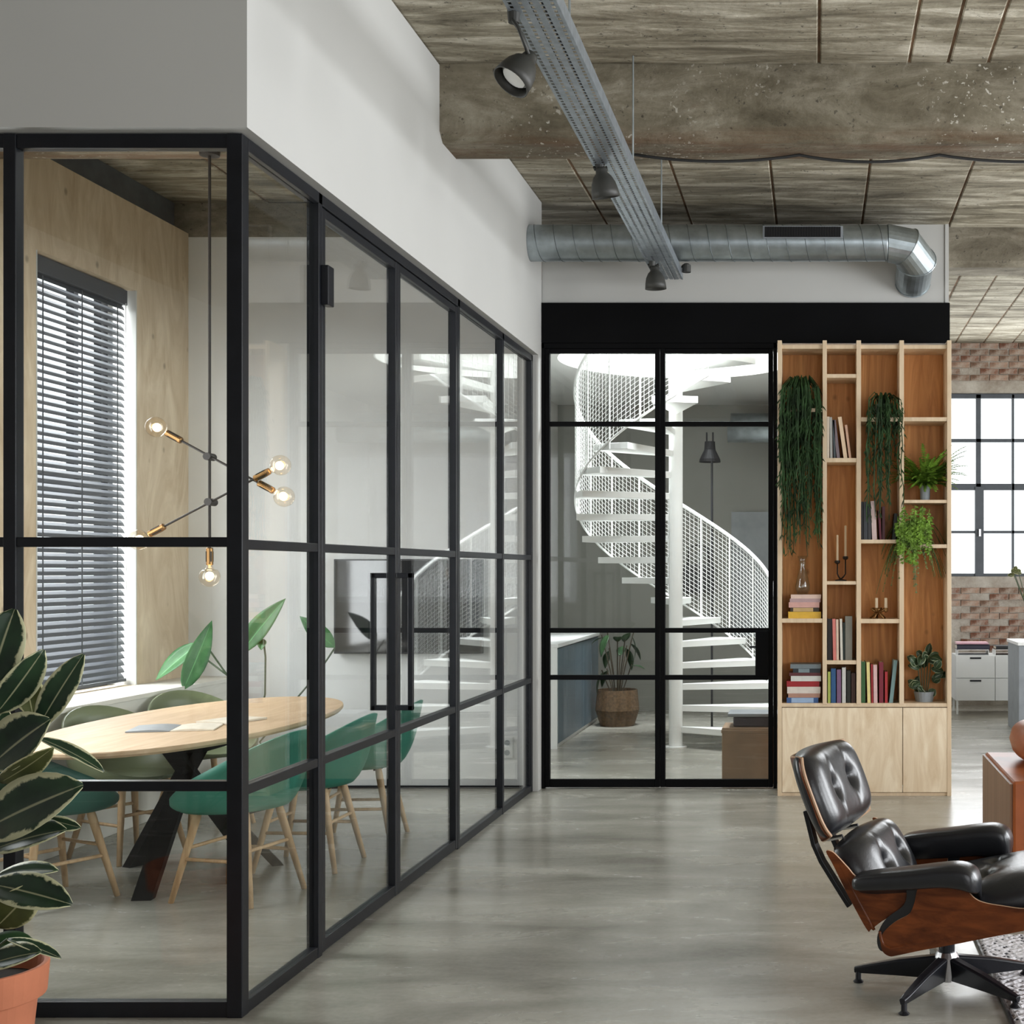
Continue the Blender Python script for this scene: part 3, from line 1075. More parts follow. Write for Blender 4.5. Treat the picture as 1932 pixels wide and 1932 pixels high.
def bulb_end(p, d):
    """socket + globe bulb pointing along d from p"""
    d = d.normalized()
    T = basis(*[Vector(c) for c in frame_along((0, 0, 0), d).to_3x3().transposed()], p)
    so = build('socket', G().lathe([(0.0, -0.005), (0.014, -0.005), (0.018, 0.0), (0.018, 0.085), (0.014, 0.088), (0, 0.088)], 14, M=T), M['brass'], lamp, smooth=False)
    g = G()
    for k in range(4):
        a = math.pi / 4 + k * math.pi / 2
        g.box((-0.004, 0.0165, 0.015), (0.004, 0.0195, 0.07), T @ Matrix.Rotation(a, 4, 'Z'))
    build('socket_slot', g, M['bronze'], so)
    R = 0.054
    prof = [(0.001, 0.085), (0.014, 0.088), (0.017, 0.1), (0.03, 0.115)]
    for k in range(3, 13):
        a = math.pi * k / 12
        prof.append((max(0.001, R * math.sin(a)), 0.15 - R * math.cos(a)))
    bu = build('bulb', G().lathe(prof, 20, M=T, cap=False), M['glassbulb'], lamp, smooth=True)
    build('filament', G().sphere(T @ Vector((0, 0, 0.145)), 0.022, 10, 8), M['filament'], bu, smooth=True)


for (p, q, jn) in arms:
    P = Vector((lx(p[0]), -0.0, lz(p[1])))
    Q = Vector((lx(q[0]), 0.0, lz(q[1])))
    off = -0.02 if jn[1] < 900 else -0.05
    P.y = Q.y = off
    build('arm', G().tube([P, Q], 0.006, 8), M['bronze'], lamp)
    J = Vector((lx(jn[0]), off, lz(jn[1])))
    build('joint', G().tube([J + Vector((0, -0.02, 0)), J + Vector((0, 0.06, 0))], 0.02, 14), M['bronze'], lamp)
    bulb_end(P, P - Q)
    bulb_end(Q, Q - P)
bulb_end(Vector((0, 0, lz(1035))), Vector((0, 0, -1)))

# ------------------------------------------------------------------ meeting table
tab = thing('oval_table', 'large oval oak meeting table on crossed black steel legs', 'table', (-3.28, 7.12, 0))
AX, AY = 0.56, 1.32


def ell(k, n, e=2.0, s=1.0):
    a = 2 * math.pi * k / n
    c, s_ = math.cos(a), math.sin(a)
    return (AX * s * math.copysign(abs(c) ** (2 / e), c), AY * s * math.copysign(abs(s_) ** (2 / e), s_))


n = 72
rings = []
for s, z in ((0.93, 0.715), (0.985, 0.72), (1.0, 0.732), (1.0, 0.745), (0.996, 0.75)):
    rings.append([(*ell(k, n, 2.15, s), z) for k in range(n)])
build('tabletop', G().loft(rings), M['oak'], tab)
TC = Vector((0.06, -0.33, 0))
feet = [(at(270, 1697, 6.25) - Vector((-3.28, 7.12, 0))), (at(252, 1634, 6.96) - Vector((-3.28, 7.12, 0))), Vector((0.44, -0.12, 0)), Vector((0.05, 0.35, 0))]
for fpt in feet:
    p = Vector((fpt.x, fpt.y, 0.0))
    d2 = (TC - p)
    q = TC + d2 * 0.35
    q.z = 0.715
    dirv = (q - p).normalized()
    side = dirv.cross(Vector((0, 0, 1))).normalized() * 0.045
    hh = Vector((d2.x, d2.y, 0)).normalized() * 0.028
    rings = []
    for t, c0 in ((0, p), (1, q)):
        rings.append([c0 + side + hh, c0 + side - hh, c0 - side - hh, c0 - side + hh])
    build('leg', G().loft(rings), M['steelmatt'], tab)
build('hub', G().box((TC.x - 0.16, TC.y - 0.16, 0.64), (TC.x + 0.16, TC.y + 0.16, 0.715)), M['steelmatt'], tab, bevel=0.004)

mg = thing('magazine', 'open magazine with grey cover lying on the oval table', 'magazine', (-3.24, 6.72, 0.7505), 0.25)
g = G()
for s in (-1, 1):
    prof = []
    rings = []
    for i in range(9):
        u = i / 8
        x = s * (0.002 + 0.2 * u)
        z = 0.004 + 0.012 * math.sin(min(1, u * 1.6) * math.pi / 2) * (1 - u * 0.8)
        rings.append([(x, -0.14, z), (x, 0.14, z), (x, 0.14, 0.0005), (x, -0.14, 0.0005)])
    build('page_block', G().loft(rings), M['pages'] if s > 0 else M['grey'], mg, smooth=False)
mg2 = thing('magazine', 'closed slim magazine on the oval table behind the open one', 'magazine', (-3.1, 7.05, 0.7505), -0.35)
build('page_block', G().box((-0.105, -0.14, 0.001), (0.105, 0.14, 0.009)), M['pages'], mg2)
build('cover', G().box((-0.107, -0.142, 0.009), (0.107, 0.142, 0.0105)), M['pages'], mg2)


# ------------------------------------------------------------------ tub chairs
def tub_chair(shell_mat):
    t = thing('tub_chair', 'x', 'chair', (0, 0, 0), 0, 'tub chairs around the oval table')
    # shell, facing +x
    RX, RY = 0.255, 0.285

    def rim(ph):
        b = (1 - math.cos(ph)) / 2
        return 0.455 + 0.345 * (b ** 1.25)

    def fn(u, v):
        ph = 2 * math.pi * u
        zr = rim(ph)
        b = (1 - math.cos(ph)) / 2
        if v < 0.55:
            s = v / 0.55
            r = 0.9 * s
            z = 0.435 + 0.012 * s ** 2 - 0.01
            return Vector((RX * r * math.cos(ph) + 0.02, RY * r * math.sin(ph), z))
        s = (v - 0.55) / 0.45
        bend = math.sin(min(1, s * 1.6) * math.pi / 2)
        r = 0.9 + 0.13 * bend + 0.06 * s * b
        z = 0.437 + (zr - 0.437) * (s ** 1.35)
        x = RX * r * math.cos(ph) + 0.02
        if b > 0.5:
            x -= (b - 0.5) * 0.16 * s
        return Vector((x, RY * r * math.sin(ph), z))

    g = G().grid(fn, 40, 16)
    build('shell', g, shell_mat, t, smooth=True, solid=0.014)
    tops = {}
    for sx in (1, -1):
        for sy in (1, -1):
            a = Vector((0.125 * sx, 0.12 * sy, 0.43))
            b = Vector((0.215 * sx, 0.2 * sy, 0.0))
            tops[(sx, sy)] = (a, b)
            build('leg', G().tube([a, a.lerp(b, 0.1), b], [0.017, 0.02, 0.013], 10), M['oakleg'], t, smooth=True)

    def on(k, z):
        a, b = tops[k]
        return a.lerp(b, (0.43 - z) / 0.43)
    for k1, k2, z in (((1, 1), (1, -1), 0.25), ((-1, 1), (-1, -1), 0.25), ((1, 1), (-1, 1), 0.2), ((1, -1), (-1, -1), 0.2)):
        build('stretcher', G().tube([on(k1, z), on(k2, z)], 0.009, 8), M['oakleg'], t, smooth=True)
    for sx in (1, -1):
        build('bracket', G().box((0.115 * sx - 0.015, -0.13, 0.412), (0.115 * sx + 0.015, 0.13, 0.424)), M['steelmatt'], t)
    return t


protos = {}
for (x, y, ang, mt, lab) in (
        (-2.745, 6.32, 166, 'green', 'green tub chair nearest the glass corner, its back to the glass partition'),
        (-2.66, 6.98, 178, 'green', 'green tub chair on the corridor side, between its two green neighbours at the table'),
        (-2.62, 7.66, 184, 'green', 'green tub chair on the corridor side of the table, nearest the television wall'),
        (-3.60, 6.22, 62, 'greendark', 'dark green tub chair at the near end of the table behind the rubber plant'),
        (-3.74, 7.22, -28, 'olive', 'olive tub chair by the window ledge, the nearer of two'),
        (-3.74, 8.12, -38, 'olive', 'olive tub chair by the window ledge, the farther one beside the broad-leaved plant')):
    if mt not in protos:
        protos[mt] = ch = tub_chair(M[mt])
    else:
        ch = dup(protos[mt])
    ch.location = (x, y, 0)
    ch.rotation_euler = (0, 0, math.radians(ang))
    ch['label'] = lab

# ------------------------------------------------------------------ television, socket
tv = thing('television', 'black flat television hung on the pale back wall of the meeting room', 'television', (-2.88, 9.40, 1.298))
build('housing', G().box((-0.525, -0.02, -0.335), (0.525, 0.03, 0.335)), M['black'], tv, bevel=0.004)
build('screen', G().box((-0.513, -0.0225, -0.322), (0.513, -0.0205, 0.324)), M['screen'], tv)
build('wall_mount', G().box((-0.2, 0.03, -0.15), (0.2, 0.048, 0.15)), M['black'], tv)
so = thing('power_socket', 'white double socket low on the meeting room back wall beside the glass', 'socket', (-2.19, 9.449, 0.29))
build('plate', G().box((-0.04, -0.012, -0.075), (0.04, 0.0, 0.075)), M['plasticw'], so, bevel=0.003)
for z in (-0.035, 0.035):
    T = Matrix.Translation((0, -0.0125, z)) @ Matrix.Rotation(R90, 4, 'X')
    build('socket_hole', G().lathe([(0.0, 0), (0.02, 0), (0.02, 0.002), (0, 0.002)], 16, M=T), M['grey'], so)


# ------------------------------------------------------------------ leaves
def leaf(parent, base, tip, width, mat, up=(0, 0, 1), curl=0.15, fold=0.25, shape='oval', name='leaf', roll=0.0, nu=9, nv=4):
    base, tip = Vector(base), Vector(tip)
    d = tip - base
    Ln = d.length
    d.normalize()
    upv = Vector(up)
    s = d.cross(upv)
    if s.length < 1e-3:
        s = d.cross(Vector((0, 1, 0)))
    s.normalize()
    nrm = s.cross(d)
    if roll:
        R = Matrix.Rotation(roll, 3, d)
        s, nrm = R @ s, R @ nrm
    vs, fs, uvs = [], [], []
    for i in range(nu + 1):
        t = i / nu
        if shape == 'oval':
            wv = math.sin(math.pi * min(1, t * 0.97 + 0.015)) ** 0.62
            if t > 0.85:
                wv *= 1 - ((t - 0.85) / 0.15) ** 2 * 0.35
        elif shape == 'lance':
            wv = (math.sin(math.pi * t ** 0.8) ** 0.9)
        else:
            wv = (1 - t) ** 0.55 * min(1, t * 9)
        for j in range(nv + 1):
            u = j / nv * 2 - 1
            p = base + d * (Ln * t) + s * (u * wv * width / 2) + nrm * (abs(u) * wv * width * fold * 0.5) - nrm * (curl * Ln * (t ** 2)) + nrm * (curl * Ln * t * 0.5)
            vs.append(p)
            uvs.append((j / nv, t))
    for i in range(nu):
        for j in range(nv):
            a = i * (nv + 1) + j
            fs.append((a, a + 1, a + nv + 2, a + nv + 1))
    me = bpy.data.meshes.new(name)
    me.from_pydata([tuple(v) for v in vs], [], fs)
    ul = me.uv_layers.new(name='UVMap')
    for lp in me.loops:
        ul.data[lp.index].uv = uvs[lp.vertex_index]
    me.polygons.foreach_set('use_smooth', [True] * len(me.polygons))
    me.materials.append(mat)
    o = bpy.data.objects.new(name, me)
    COL.objects.link(o)
    o.parent = parent
    md = o.modifiers.new('solid', 'SOLIDIFY')
    md.thickness = 0.0016
    return o


# broad-leaved plant behind the table
bp_base = Vector((-3.62, 8.85, 0))
bp = thing('broad_leaf_plant', 'potted plant with broad upright green leaves behind the far end of the oval table', 'plant', bp_base)
build('pot', G().lathe([(0.0, 0.0), (0.13, 0.0), (0.17, 0.32), (0.16, 0.32), (0.15, 0.27), (0.0, 0.27)], 24), M['greypot'], bp, smooth=False)
for (bx, by, tx, ty, yb, yt, w, up) in (
        (377, 1213, 290, 1281, 8.85, 8.75, 0.13, (0.3, -0.6, 0.8)),
        (345, 1303, 402, 1170, 8.62, 8.75, 0.14, (0.75, -1, 0.1)),
        (455, 1232, 535, 1128, 8.9, 8.9, 0.15, (0, -1, 0.3)),
        (497, 1206, 492, 1226, 8.9, 8.85, 0.06, (0, -1, 0.2)),
        (632, 1222, 565, 1162, 8.95, 8.9, 0.12, (0, -1, 0.4))):
    lf = leaf(bp, at(bx, by, yb) - bp_base, at(tx, ty, yt) - bp_base, w, M['bananaleaf'], up, 0.12, 0.3, 'lance', nv=6)
for pts in (((377, 1213), (392, 1222), (440, 1290), (462, 1400)), ((384, 1240), (430, 1275), (458, 1330), (466, 1400)),
            ((497, 1206), (501, 1240), (500, 1310), (478, 1400)), ((632, 1222), (600, 1270), (568, 1308), (490, 1400)), ((455, 1232), (447, 1250), (455, 1300), (470, 1400))):
    P3 = [at(x, y, 8.87) - bp_base for x, y in pts] + [Vector((0, 0, 0.26))]
    build('leaf_stalk', G().tube(P3, [0.006] * (len(P3) - 1) + [0.008], 6), M['stemgreen'], bp, smooth=True)

# ------------------------------------------------------------------ rubber plant in the foreground
RPY = 3.9
rp_base = Vector((-2.475, RPY, 0))
rp = thing('rubber_plant', 'tall variegated rubber plant in a terracotta pot at the left front of the glass', 'plant', rp_base)
build('pot', G().lathe([(0.0, 0.0), (0.135, 0.0), (0.165, 0.29), (0.188, 0.29), (0.196, 0.385), (0.18, 0.385), (0.172, 0.33), (0.0, 0.33)], 40), M['terracotta'], rp, smooth=False, bevel=0.004)
build('soil', G().lathe([(0.0, 0.331), (0.172, 0.331), (0.1, 0.345), (0.0, 0.35)], 24), M['soil'], rp)
build('stem', G().tube([(0, 0, 0.33), (0.02, 0.01, 0.7), (0.045, 0.0, 1.0), (0.05, 0.0, 1.5)], [0.016, 0.014, 0.012, 0.006], 8), M['stem'], rp, smooth=True)
build('stem', G().tube([(-0.03, 0.02, 0.33), (-0.02, 0.04, 0.8), (0.0, 0.05, 1.2)], [0.014, 0.012, 0.007], 8), M['stem'], rp, smooth=True)
VIEW = (0.25, -1, 0.15)
for (bx, by, tx, ty, wpx, dy, up, mt, roll) in (
        (-18, 1290, 24, 1150, 78, 0.0, VIEW, 'rubber', 0),
        (-25, 1250, -8, 1170, 60, 0.1, VIEW, 'rubber', 0.4),
        (-6, 1345, 82, 1232, 56, -0.06, (0.2, -1, -0.5), 'rubber', 0.25),
        (72, 1372, 152, 1237, 50, -0.05, (0.5, -1, 0.2), 'rubber', -0.2),
        (62, 1350, 46, 1268, 46, 0.05, VIEW, 'rubberolive', 0.3),
        (-12, 1440, 84, 1358, 92, -0.12, (0.1, -1, 0.5), 'rubber', 0.1),
        (72, 1392, 198, 1448, 34, -0.02, (0.1, -0.25, 1), 'rubber', 0),
        (0, 1476, 96, 1420, 44, -0.16, (0.3, -1, -0.4), 'rubberolive', 0.2),
        (-30, 1566, 140, 1480, 104, -0.2, (0.15, -1, 0.45), 'rubber', 0),
        (-10, 1602, 116, 1560, 62, -0.1, (0.0, -0.8, 0.8), 'rubber', 0),
        (92, 1545, 150, 1562, 24, 0.0, VIEW, 'rubber', 0.2),
        (-10, 1655, 106, 1636, 44, -0.02, (0, -0.5, 1), 'rubber', 0),
        (-16, 1668, 128, 1700, 66, -0.14, (0.1, -0.85, 0.7), 'rubber', 0),
        (-6, 1748, 70, 1672, 62, -0.08, (0.3, -1, -0.3), 'rubberolive', 0),
        (14, 1772, 116, 1802, 28, 0.0, (0, -0.3, 1), 'rubber', 0),
        (-28, 1822, 72, 1792, 52, -0.04, (0, -0.7, 0.8), 'rubber', 0),
        (-40, 1795, 60, 1770, 46, 0.06, (0, -0.7, 0.8), 'darkleaf', 0),
        (-40, 1510, 20, 1455, 70, 0.04, VIEW, 'rubber', 0.3),
        (-45, 1400, 12, 1335, 70, 0.08, VIEW, 'rubber', 0.2),
        (-30, 1320, 40, 1275, 56, 0.06, VIEW, 'rubber', -0.3)):
    s = F_PX / (RPY + dy)
    lf = leaf(rp, at(bx, by, RPY + dy * 0.4) - rp_base, at(tx, ty, RPY + dy) - rp_base, wpx / s * 1.12, M[mt], up, 0.14, 0.3, 'oval', roll=roll, nu=12, nv=6)
    b = at(bx, by, RPY + dy * 0.4) - rp_base
    zst = max(0.4, b.z - 0.05)
    build('leaf_stalk', G().tube([b, Vector((0.035, 0.0, zst))], 0.004, 5), M['stemgreen'], rp)

# ------------------------------------------------------------------ bookcase
BY0, BY1 = 9.118, 9.42
BS = F_PX / BY0


def bx(px):
    return (px - CX) / BS


def bz(py):
    return CAM_H - (py - CY) / BS


bc = thing('bookcase', 'tall birch plywood bookcase with open compartments right of the glass doors', 'bookcase', (0, 0, 0))
TH = 0.030
vx = [(1467, 1475), (1552, 1560), (1616, 1624.5), (1697, 1705.5), (1787, 1795)]
for i, (a, b) in enumerate(vx):
    low = 0 if i in (0, 4) else bz(1329)
    build('upright', G().box((bx(a), BY0, low), (bx(b), BY1 - 0.012, bz(642))), M['birch'], bc, bevel=0.0015)
build('back_panel', G().box((bx(1467), BY1 - 0.012, 0.03), (bx(1795), BY1, bz(648))), M['orangeply'], bc)
shelves = [(0, 1167, 1175), (0, 770, 777), (1, 705.5, 712.5), (1, 864, 872), (1, 1096.5, 1103), (1, 1246, 1253.5), (2, 787, 795), (2, 1018, 1025),
           (2, 1168, 1176), (3, 787, 794.5), (3, 943, 949), (3, 1027, 1034)]
for (c, a, b) in shelves:
    build('shelf', G().box((bx(vx[c][1]), BY0 + 0.004, bz(b)), (bx(vx[c + 1][0]), BY1 - 0.012, bz(a))), M['birch'], bc, bevel=0.001)
for c in range(4):
    build('top_board', G().box((bx(vx[c][1]), BY0 + 0.02, bz(657)), (bx(vx[c + 1][0]), BY1 - 0.012, bz(650))), M['birch'], bc)
build('base_shelf', G().box((bx(1475), BY0 + 0.003, bz(1334)), (bx(1787), BY1 - 0.012, bz(1327))), M['birch'], bc)
for c in range(4):
    # warm coloured linings of each column (the sides of the compartments)
    pass
for (a, b) in ((1475.5, 1702.5), (1703.8, 1787)):
    build('cabinet_door', G().box((bx(a), BY0 + 0.002, bz(1495)), (bx(b), BY0 + 0.02, bz(1335.5))), M['plydoor'], bc, bevel=0.0015)
build('plinth', G().box((bx(1475), BY0 + 0.012, 0), (bx(1787), BY0 + 0.03, bz(1496))), M['birch'], bc)

book_mats = {}


def bmat(rgb):
    if rgb not in book_mats:
        book_mats[rgb] = plain('book_cover_%d' % len(book_mats), s2l(*rgb), 0.55, 0, 0.1, 20)
    return book_mats[rgb]


def book(w, d, h, rgb, label, loc, lean=0.0, flat=False, group='books in the bookcase', band=None):
    """w spine thickness, d depth, h height; spine faces the viewer"""
    g = G()
    t = 0.003
    # local: x thickness, y depth (0 = spine), z height
    g.box((0, 0, 0), (w, t, h)).box((0, t, 0), (t, d, h)).box((w - t, t, 0), (w, d, h))
    o = build('book', g, bmat(rgb))
    tag(o, label, 'book', group)
    pg = G().box((t, t, 0.004), (w - t, d - 0.005, h - 0.004))
    build('pages', pg, M['pages'], o)
    if band:
        build('spine_label', G().box((0.002, -0.0012, h * band[1]), (w - 0.002, 0.0004, h * band[2])), bmat(band[0]), o)
    o.location = loc
    if flat:
        o.rotation_euler = (0, R90, 0)
    elif lean:
        o.rotation_euler = (0, lean, 0)
    return o


def book_row(items, base_py, group):
    """items: (px_left, px_right, py_top, rgb, label, lean px)"""
    for (a, b, top, rgb, lab, lean) in items:
        w = (b - a) / BS
        h = (base_py - top) / BS
        ang = math.atan2(lean, base_py - top)
        book(w, min(0.2, 0.13 + 0.12 * h), h / math.cos(ang) if lean else h, rgb, lab, (bx(a), BY0 + 0.03, bz(base_py)), ang, False, group)


def book_stack(items, base_py, group):
    """items bottom-up: (px_left, px_right, px_height, rgb, label, band)"""
    y = base_py
    for (a, b, hh, rgb, lab, band) in items:
        w = hh / BS
        L = (b - a) / BS
        # flat: local x (thickness) -> -z world ; rotate +90 about y : x->-z, z->x
        book(w, 0.19, L, rgb, lab, (bx(a), BY0 + 0.03, bz(y - hh)), 0, True, group, band)
        y -= hh


book_row([(1560.5, 1565, 785, (205, 195, 180), 'off-white book upright at the left of the leaning row on the high narrow shelf', 0),
          (1566.5, 1571, 786, (170, 172, 168), 'pale grey thin book second in the leaning row on the high narrow shelf', -1.2),
          (1573, 1577, 791, (70, 78, 82), 'dark slate book third in the leaning row on the high narrow shelf', -2.5),
          (1579, 1585, 792, (118, 105, 110), 'mauve grey book leaning beside the cream book on the high narrow shelf', -8),
          (1592, 1599, 786, (222, 196, 165), 'thick cream book leaning in the row on the high narrow shelf', -11),
          (1602, 1606.5, 801, (205, 165, 140), 'thin rose-beige book at the right end of the leaning row on the high narrow shelf', -8)], 864,
         'books on the high narrow shelf')
book_row([(1561.5, 1570, 1168, (28, 22, 24), 'black book at the left of the row under the candlestick shelf', 0),
          (1572, 1578, 1168, (205, 120, 112), 'salmon pink book in the row under the candlestick shelf', -1.5),
          (1578.5, 1583, 1169, (215, 190, 170), 'beige book beside the salmon pink book in the narrow column', -1),
          (1586, 1590.5, 1168, (215, 212, 200), 'thin white book standing before the dark book in the narrow column', -1.5),
          (1591, 1594, 1175, (30, 45, 40), 'thin dark green book beside the grey patterned one in the narrow column', 0),
          (1595, 1608, 1163, (120, 118, 108), 'thick grey patterned book at the right of the row in the narrow column', 0)], 1246,
         'books in the narrow column')
book_row([(1562, 1567, 1268, (165, 180, 90), 'slim yellow-green book at the left of the lowest narrow compartment', 0),
          (1568, 1577, 1262, (42, 85, 130), 'thick blue book in the lowest narrow compartment', 0),
          (1579, 1587, 1264, (120, 88, 120), 'purple book next to the blue one in the lowest narrow compartment', 0),
          (1589, 1596, 1260, (200, 200, 195), 'white book in the middle of the lowest narrow compartment', 0),
          (1598, 1605, 1266, (38, 40, 34), 'black book right of the white one in the lowest narrow compartment', 0),
          (1606.5, 1614, 1271, (70, 45, 38), 'dark brown book at the right of the lowest narrow compartment', 0)], 1327,
         'books in the lowest narrow compartment')
book_row([(1625.5, 1629, 946, (30, 30, 34), 'black book at the left of the row below the hanging cactus', 0),
          (1630, 1637, 946, (58, 62, 68), 'dark grey book in the row below the hanging cactus', 0),
          (1638, 1644, 950, (55, 55, 58), 'charcoal book behind the short white one below the hanging cactus', 0),
          (1646, 1655, 945, (205, 182, 178), 'thick pale pink book in the row below the hanging cactus', -3),
          (1660, 1664, 962, (95, 35, 48), 'maroon book leaning in the row below the hanging cactus', -3),
          (1665, 1670, 955, (70, 28, 36), 'dark wine-red book right of the maroon one below the hanging cactus', 0),
          (1684, 1690, 968, (28, 34, 32), 'black-green book half hidden by the trailing fern', 4)], 1018,
         'books below the hanging cactus')
book_row([(1625.5, 1633, 1249, (50, 92, 52), 'green book at the left of the wide lowest compartment', 0),
          (1637, 1643, 1250, (222, 208, 140), 'pale yellow book in the wide lowest compartment', -2),
          (1644.5, 1648, 1254, (150, 40, 45), 'thin red book beside the pale yellow one', -1),
          (1649, 1656, 1255, (215, 180, 178), 'pinkish white book in the wide lowest compartment', -1),
          (1659, 1667, 1250, (120, 35, 52), 'crimson book in the wide lowest compartment', 0),
          (1670, 1675, 1268, (170, 45, 50), 'short bright red book in the wide lowest compartment', 0),
          (1678, 1685, 1246, (120, 150, 150), 'teal grey book leaning right in the wide lowest compartment', 9)], 1327,
         'books in the wide lowest compartment')
book_stack([(1487, 1549, 13, (215, 172, 60), 'yellow thick book at the bottom of the stack under the glass carafe', None),
            (1491, 1545, 8, (60, 50, 38), 'dark and cream spotted book on the yellow one under the glass carafe', ((190, 160, 110), 0.1, 0.8)),
            (1488, 1546, 10, (206, 160, 150), 'rose book third from the bottom under the glass carafe', None),
            (1490, 1548, 7, (178, 150, 150), 'mauve book second from the top under the glass carafe', None),
            (1492, 1549, 7.5, (218, 190, 176), 'pale pink book on top of the stack under the glass carafe', None)], 1167.5,
           'book stack under the carafe')
book_stack([(1484, 1544, 10, (58, 92, 142), 'blue book at the bottom of the low left stack', ((150, 175, 205), 0.15, 0.85)),
            (1487, 1547, 8, (170, 130, 112), 'pinkish brown book second from the bottom of the low left stack', None),
            (1485, 1548, 12.5, (212, 202, 192), 'thick white book in the middle of the low left stack', None),
            (1484, 1546, 10.5, (150, 32, 38), 'red book in the low left stack', None),
            (1492, 1549, 10, (205, 205, 200), 'white book above the red one in the low left stack', None),
            (1489, 1548, 6, (88, 40, 44), 'dark wine-coloured book above the white one in the low left stack', None),
            (1496, 1548, 8, (34, 42, 48), 'black book near the top of the low left stack', ((120, 135, 140), 0.2, 0.6)),
            (1491, 1549, 8, (112, 122, 126), 'grey book on top of the low left stack', None)], 1327,
           'low left book stack')

vs_ = thing('glass_carafe', 'clear waisted glass carafe standing on the book stack', 'carafe', (bx(1514), BY0 + 0.12, bz(1121.8)))
build('glass_body', G().lathe([(0.001, 0.003), (0.036, 0.003), (0.05, 0.03), (0.052, 0.06), (0.035, 0.13), (0.022, 0.19), (0.024, 0.23), (0.036, 0.268), (0.034, 0.268), (0.021, 0.23), (0.019, 0.19), (0.033, 0.13), (0.049, 0.06), (0.046, 0.03), (0.03, 0.008), (0.001, 0.008)], 28, cap=False), M['glassvase'], vs_, smooth=True)
build('base_ring', G().lathe([(0.001, 0.0), (0.036, 0.0), (0.037, 0.004), (0.001, 0.004)], 28), M['glassvase'], vs_)

cs = thing('candlestick', 'dark two-armed candlestick with two tall ivory candles on the narrow shelf', 'candlestick', (bx(1587), BY0 + 0.13, bz(1096.5)))
k = 1 / BS
ca = [(-6.5, 1061, 1009), (9, 1053, 991)]
build('foot', G().lathe([(0.0, 0.0), (0.042, 0.0), (0.04, 0.008), (0.012, 0.014), (0.0, 0.014)], 20), M['bronze'], cs)
for (ox, yb, yt) in ca:
    zb = (1096.5 - yb) * k
    build('arm', G().tube([(0, 0, 0.012), (ox * k * 0.6, 0, 0.03), (ox * k, 0, 0.05), (ox * k, 0, zb)], 0.005, 8), M['bronze'], cs, smooth=True)
    cu = build('candle_cup', G().lathe([(0.0, zb - 0.012), (0.013, zb - 0.008), (0.02, zb), (0.018, zb + 0.014), (0.0, zb + 0.008)], 14, c=(ox * k, 0, 0)), M['bronze'], cs)
    build('candle', G().lathe([(0.0, zb + 0.005), (0.0085, zb + 0.005), (0.0075, (1096.5 - yt) * k), (0.0, (1096.5 - yt) * k + 0.004)], 12, c=(ox * k, 0, 0)), M['candle'], cs, smooth=False)

cs = thing('candlestick', 'low brass branching candle holder with two short ivory candles on the wide shelf', 'candlestick', (bx(1658), BY0 + 0.12, bz(1168)))
for a in range(5):
    an = a * 2 * math.pi / 5 + 0.4
    p = Vector((0.055 * math.cos(an), 0.045 * math.sin(an), 0.0))
    build('branch', G().tube([p, p * 0.5 + Vector((0, 0, 0.03)), Vector((0, 0, 0.04)), -p * 0.5 + Vector((0, 0, 0.05)), Vector((-p.x * 0.9, -p.y * 0.9, 0.07))], [0.008, 0.007, 0.01, 0.007, 0.009], 8), M['brass'], cs, smooth=True)
for (px, yt) in ((1655, 1129), (1673, 1129)):
    x = (px - 1658) * k
    build('candle_cup', G().lathe([(0.0, 0.04), (0.014, 0.05), (0.016, 0.075), (0.0, 0.068)], 14, c=(x, -0.01, 0)), M['brass'], cs)
    build('candle', G().lathe([(0.0, 0.07), (0.011, 0.07), (0.0105, (1168 - yt) * k), (0.0, (1168 - yt) * k + 0.003)], 12, c=(x, -0.01, 0)), M['candle'], cs)


# trailing plants
def trailing(name, label, px, py_shelf, px0, px1, py_top, strands, lo, hi, mat, seed, cat='plant', nleaf=9, lw=0.012, front=0.0):
    r = random.Random(seed)
    y = BY0 + 0.13
    base = Vector((bx(px), y, bz(py_shelf)))
    t = thing(name, label, cat, base)
    build('pot', G().lathe([(0.0, 0.0), (0.05, 0.0), (0.066, 0.1), (0.06, 0.1), (0.055, 0.08), (0.0, 0.08)], 20), M['greypot'], t)
    g = G()
    x0, x1 = bx(px0) - base.x, bx(px1) - base.x
    ztop = bz(py_top) - base.z
    for s in range(strands):
        u = r.random()
        xe = x0 + (x1 - x0) * u
        ze = bz(lo + (hi - lo) * r.random() ** 1.25) - base.z
        ye = -0.13 + r.uniform(-0.06, 0.04) - front
        p0 = Vector((r.uniform(-.04, .04), r.uniform(-.04, .04), 0.09))
        zt = ztop * r.uniform(0.8, 1.0)
        pts = [p0, Vector((xe * 0.55, ye * 0.5, zt)), Vector((xe * 0.9, ye * 0.95, zt * 0.6 + 0.02))]
        n = 8
        for i in range(1, n + 1):
            f = i / n
            pts.append(Vector((xe + r.uniform(-.012, .012), ye + r.uniform(-.012, .012), (zt * 0.6) * (1 - f) + ze * f)))
        g.tube(pts, [0.0035] * 3 + [0.0045] * (len(pts) - 4) + [0.0015], 4, cap=False)
        # short flat branchlets
        for i in range(2, len(pts) - 1):
            for q in range(2):
                p = pts[i].lerp(pts[i + 1], r.random())
                d = Vector((r.uniform(-1, 1), r.uniform(-1, .4), -r.uniform(0.8, 2.2))).normalized() * r.uniform(0.03, 0.075)
                sd = d.cross(Vector((0, 1, 0))).normalized() * lw * 0.35
                g.add([p, p + d * 0.5 + sd, p + d, p + d * 0.5 - sd], [(0, 1, 2, 3)])
    o = build('trailing_stems', g, mat, t)
    o['kind'] = 'stuff'
    return t


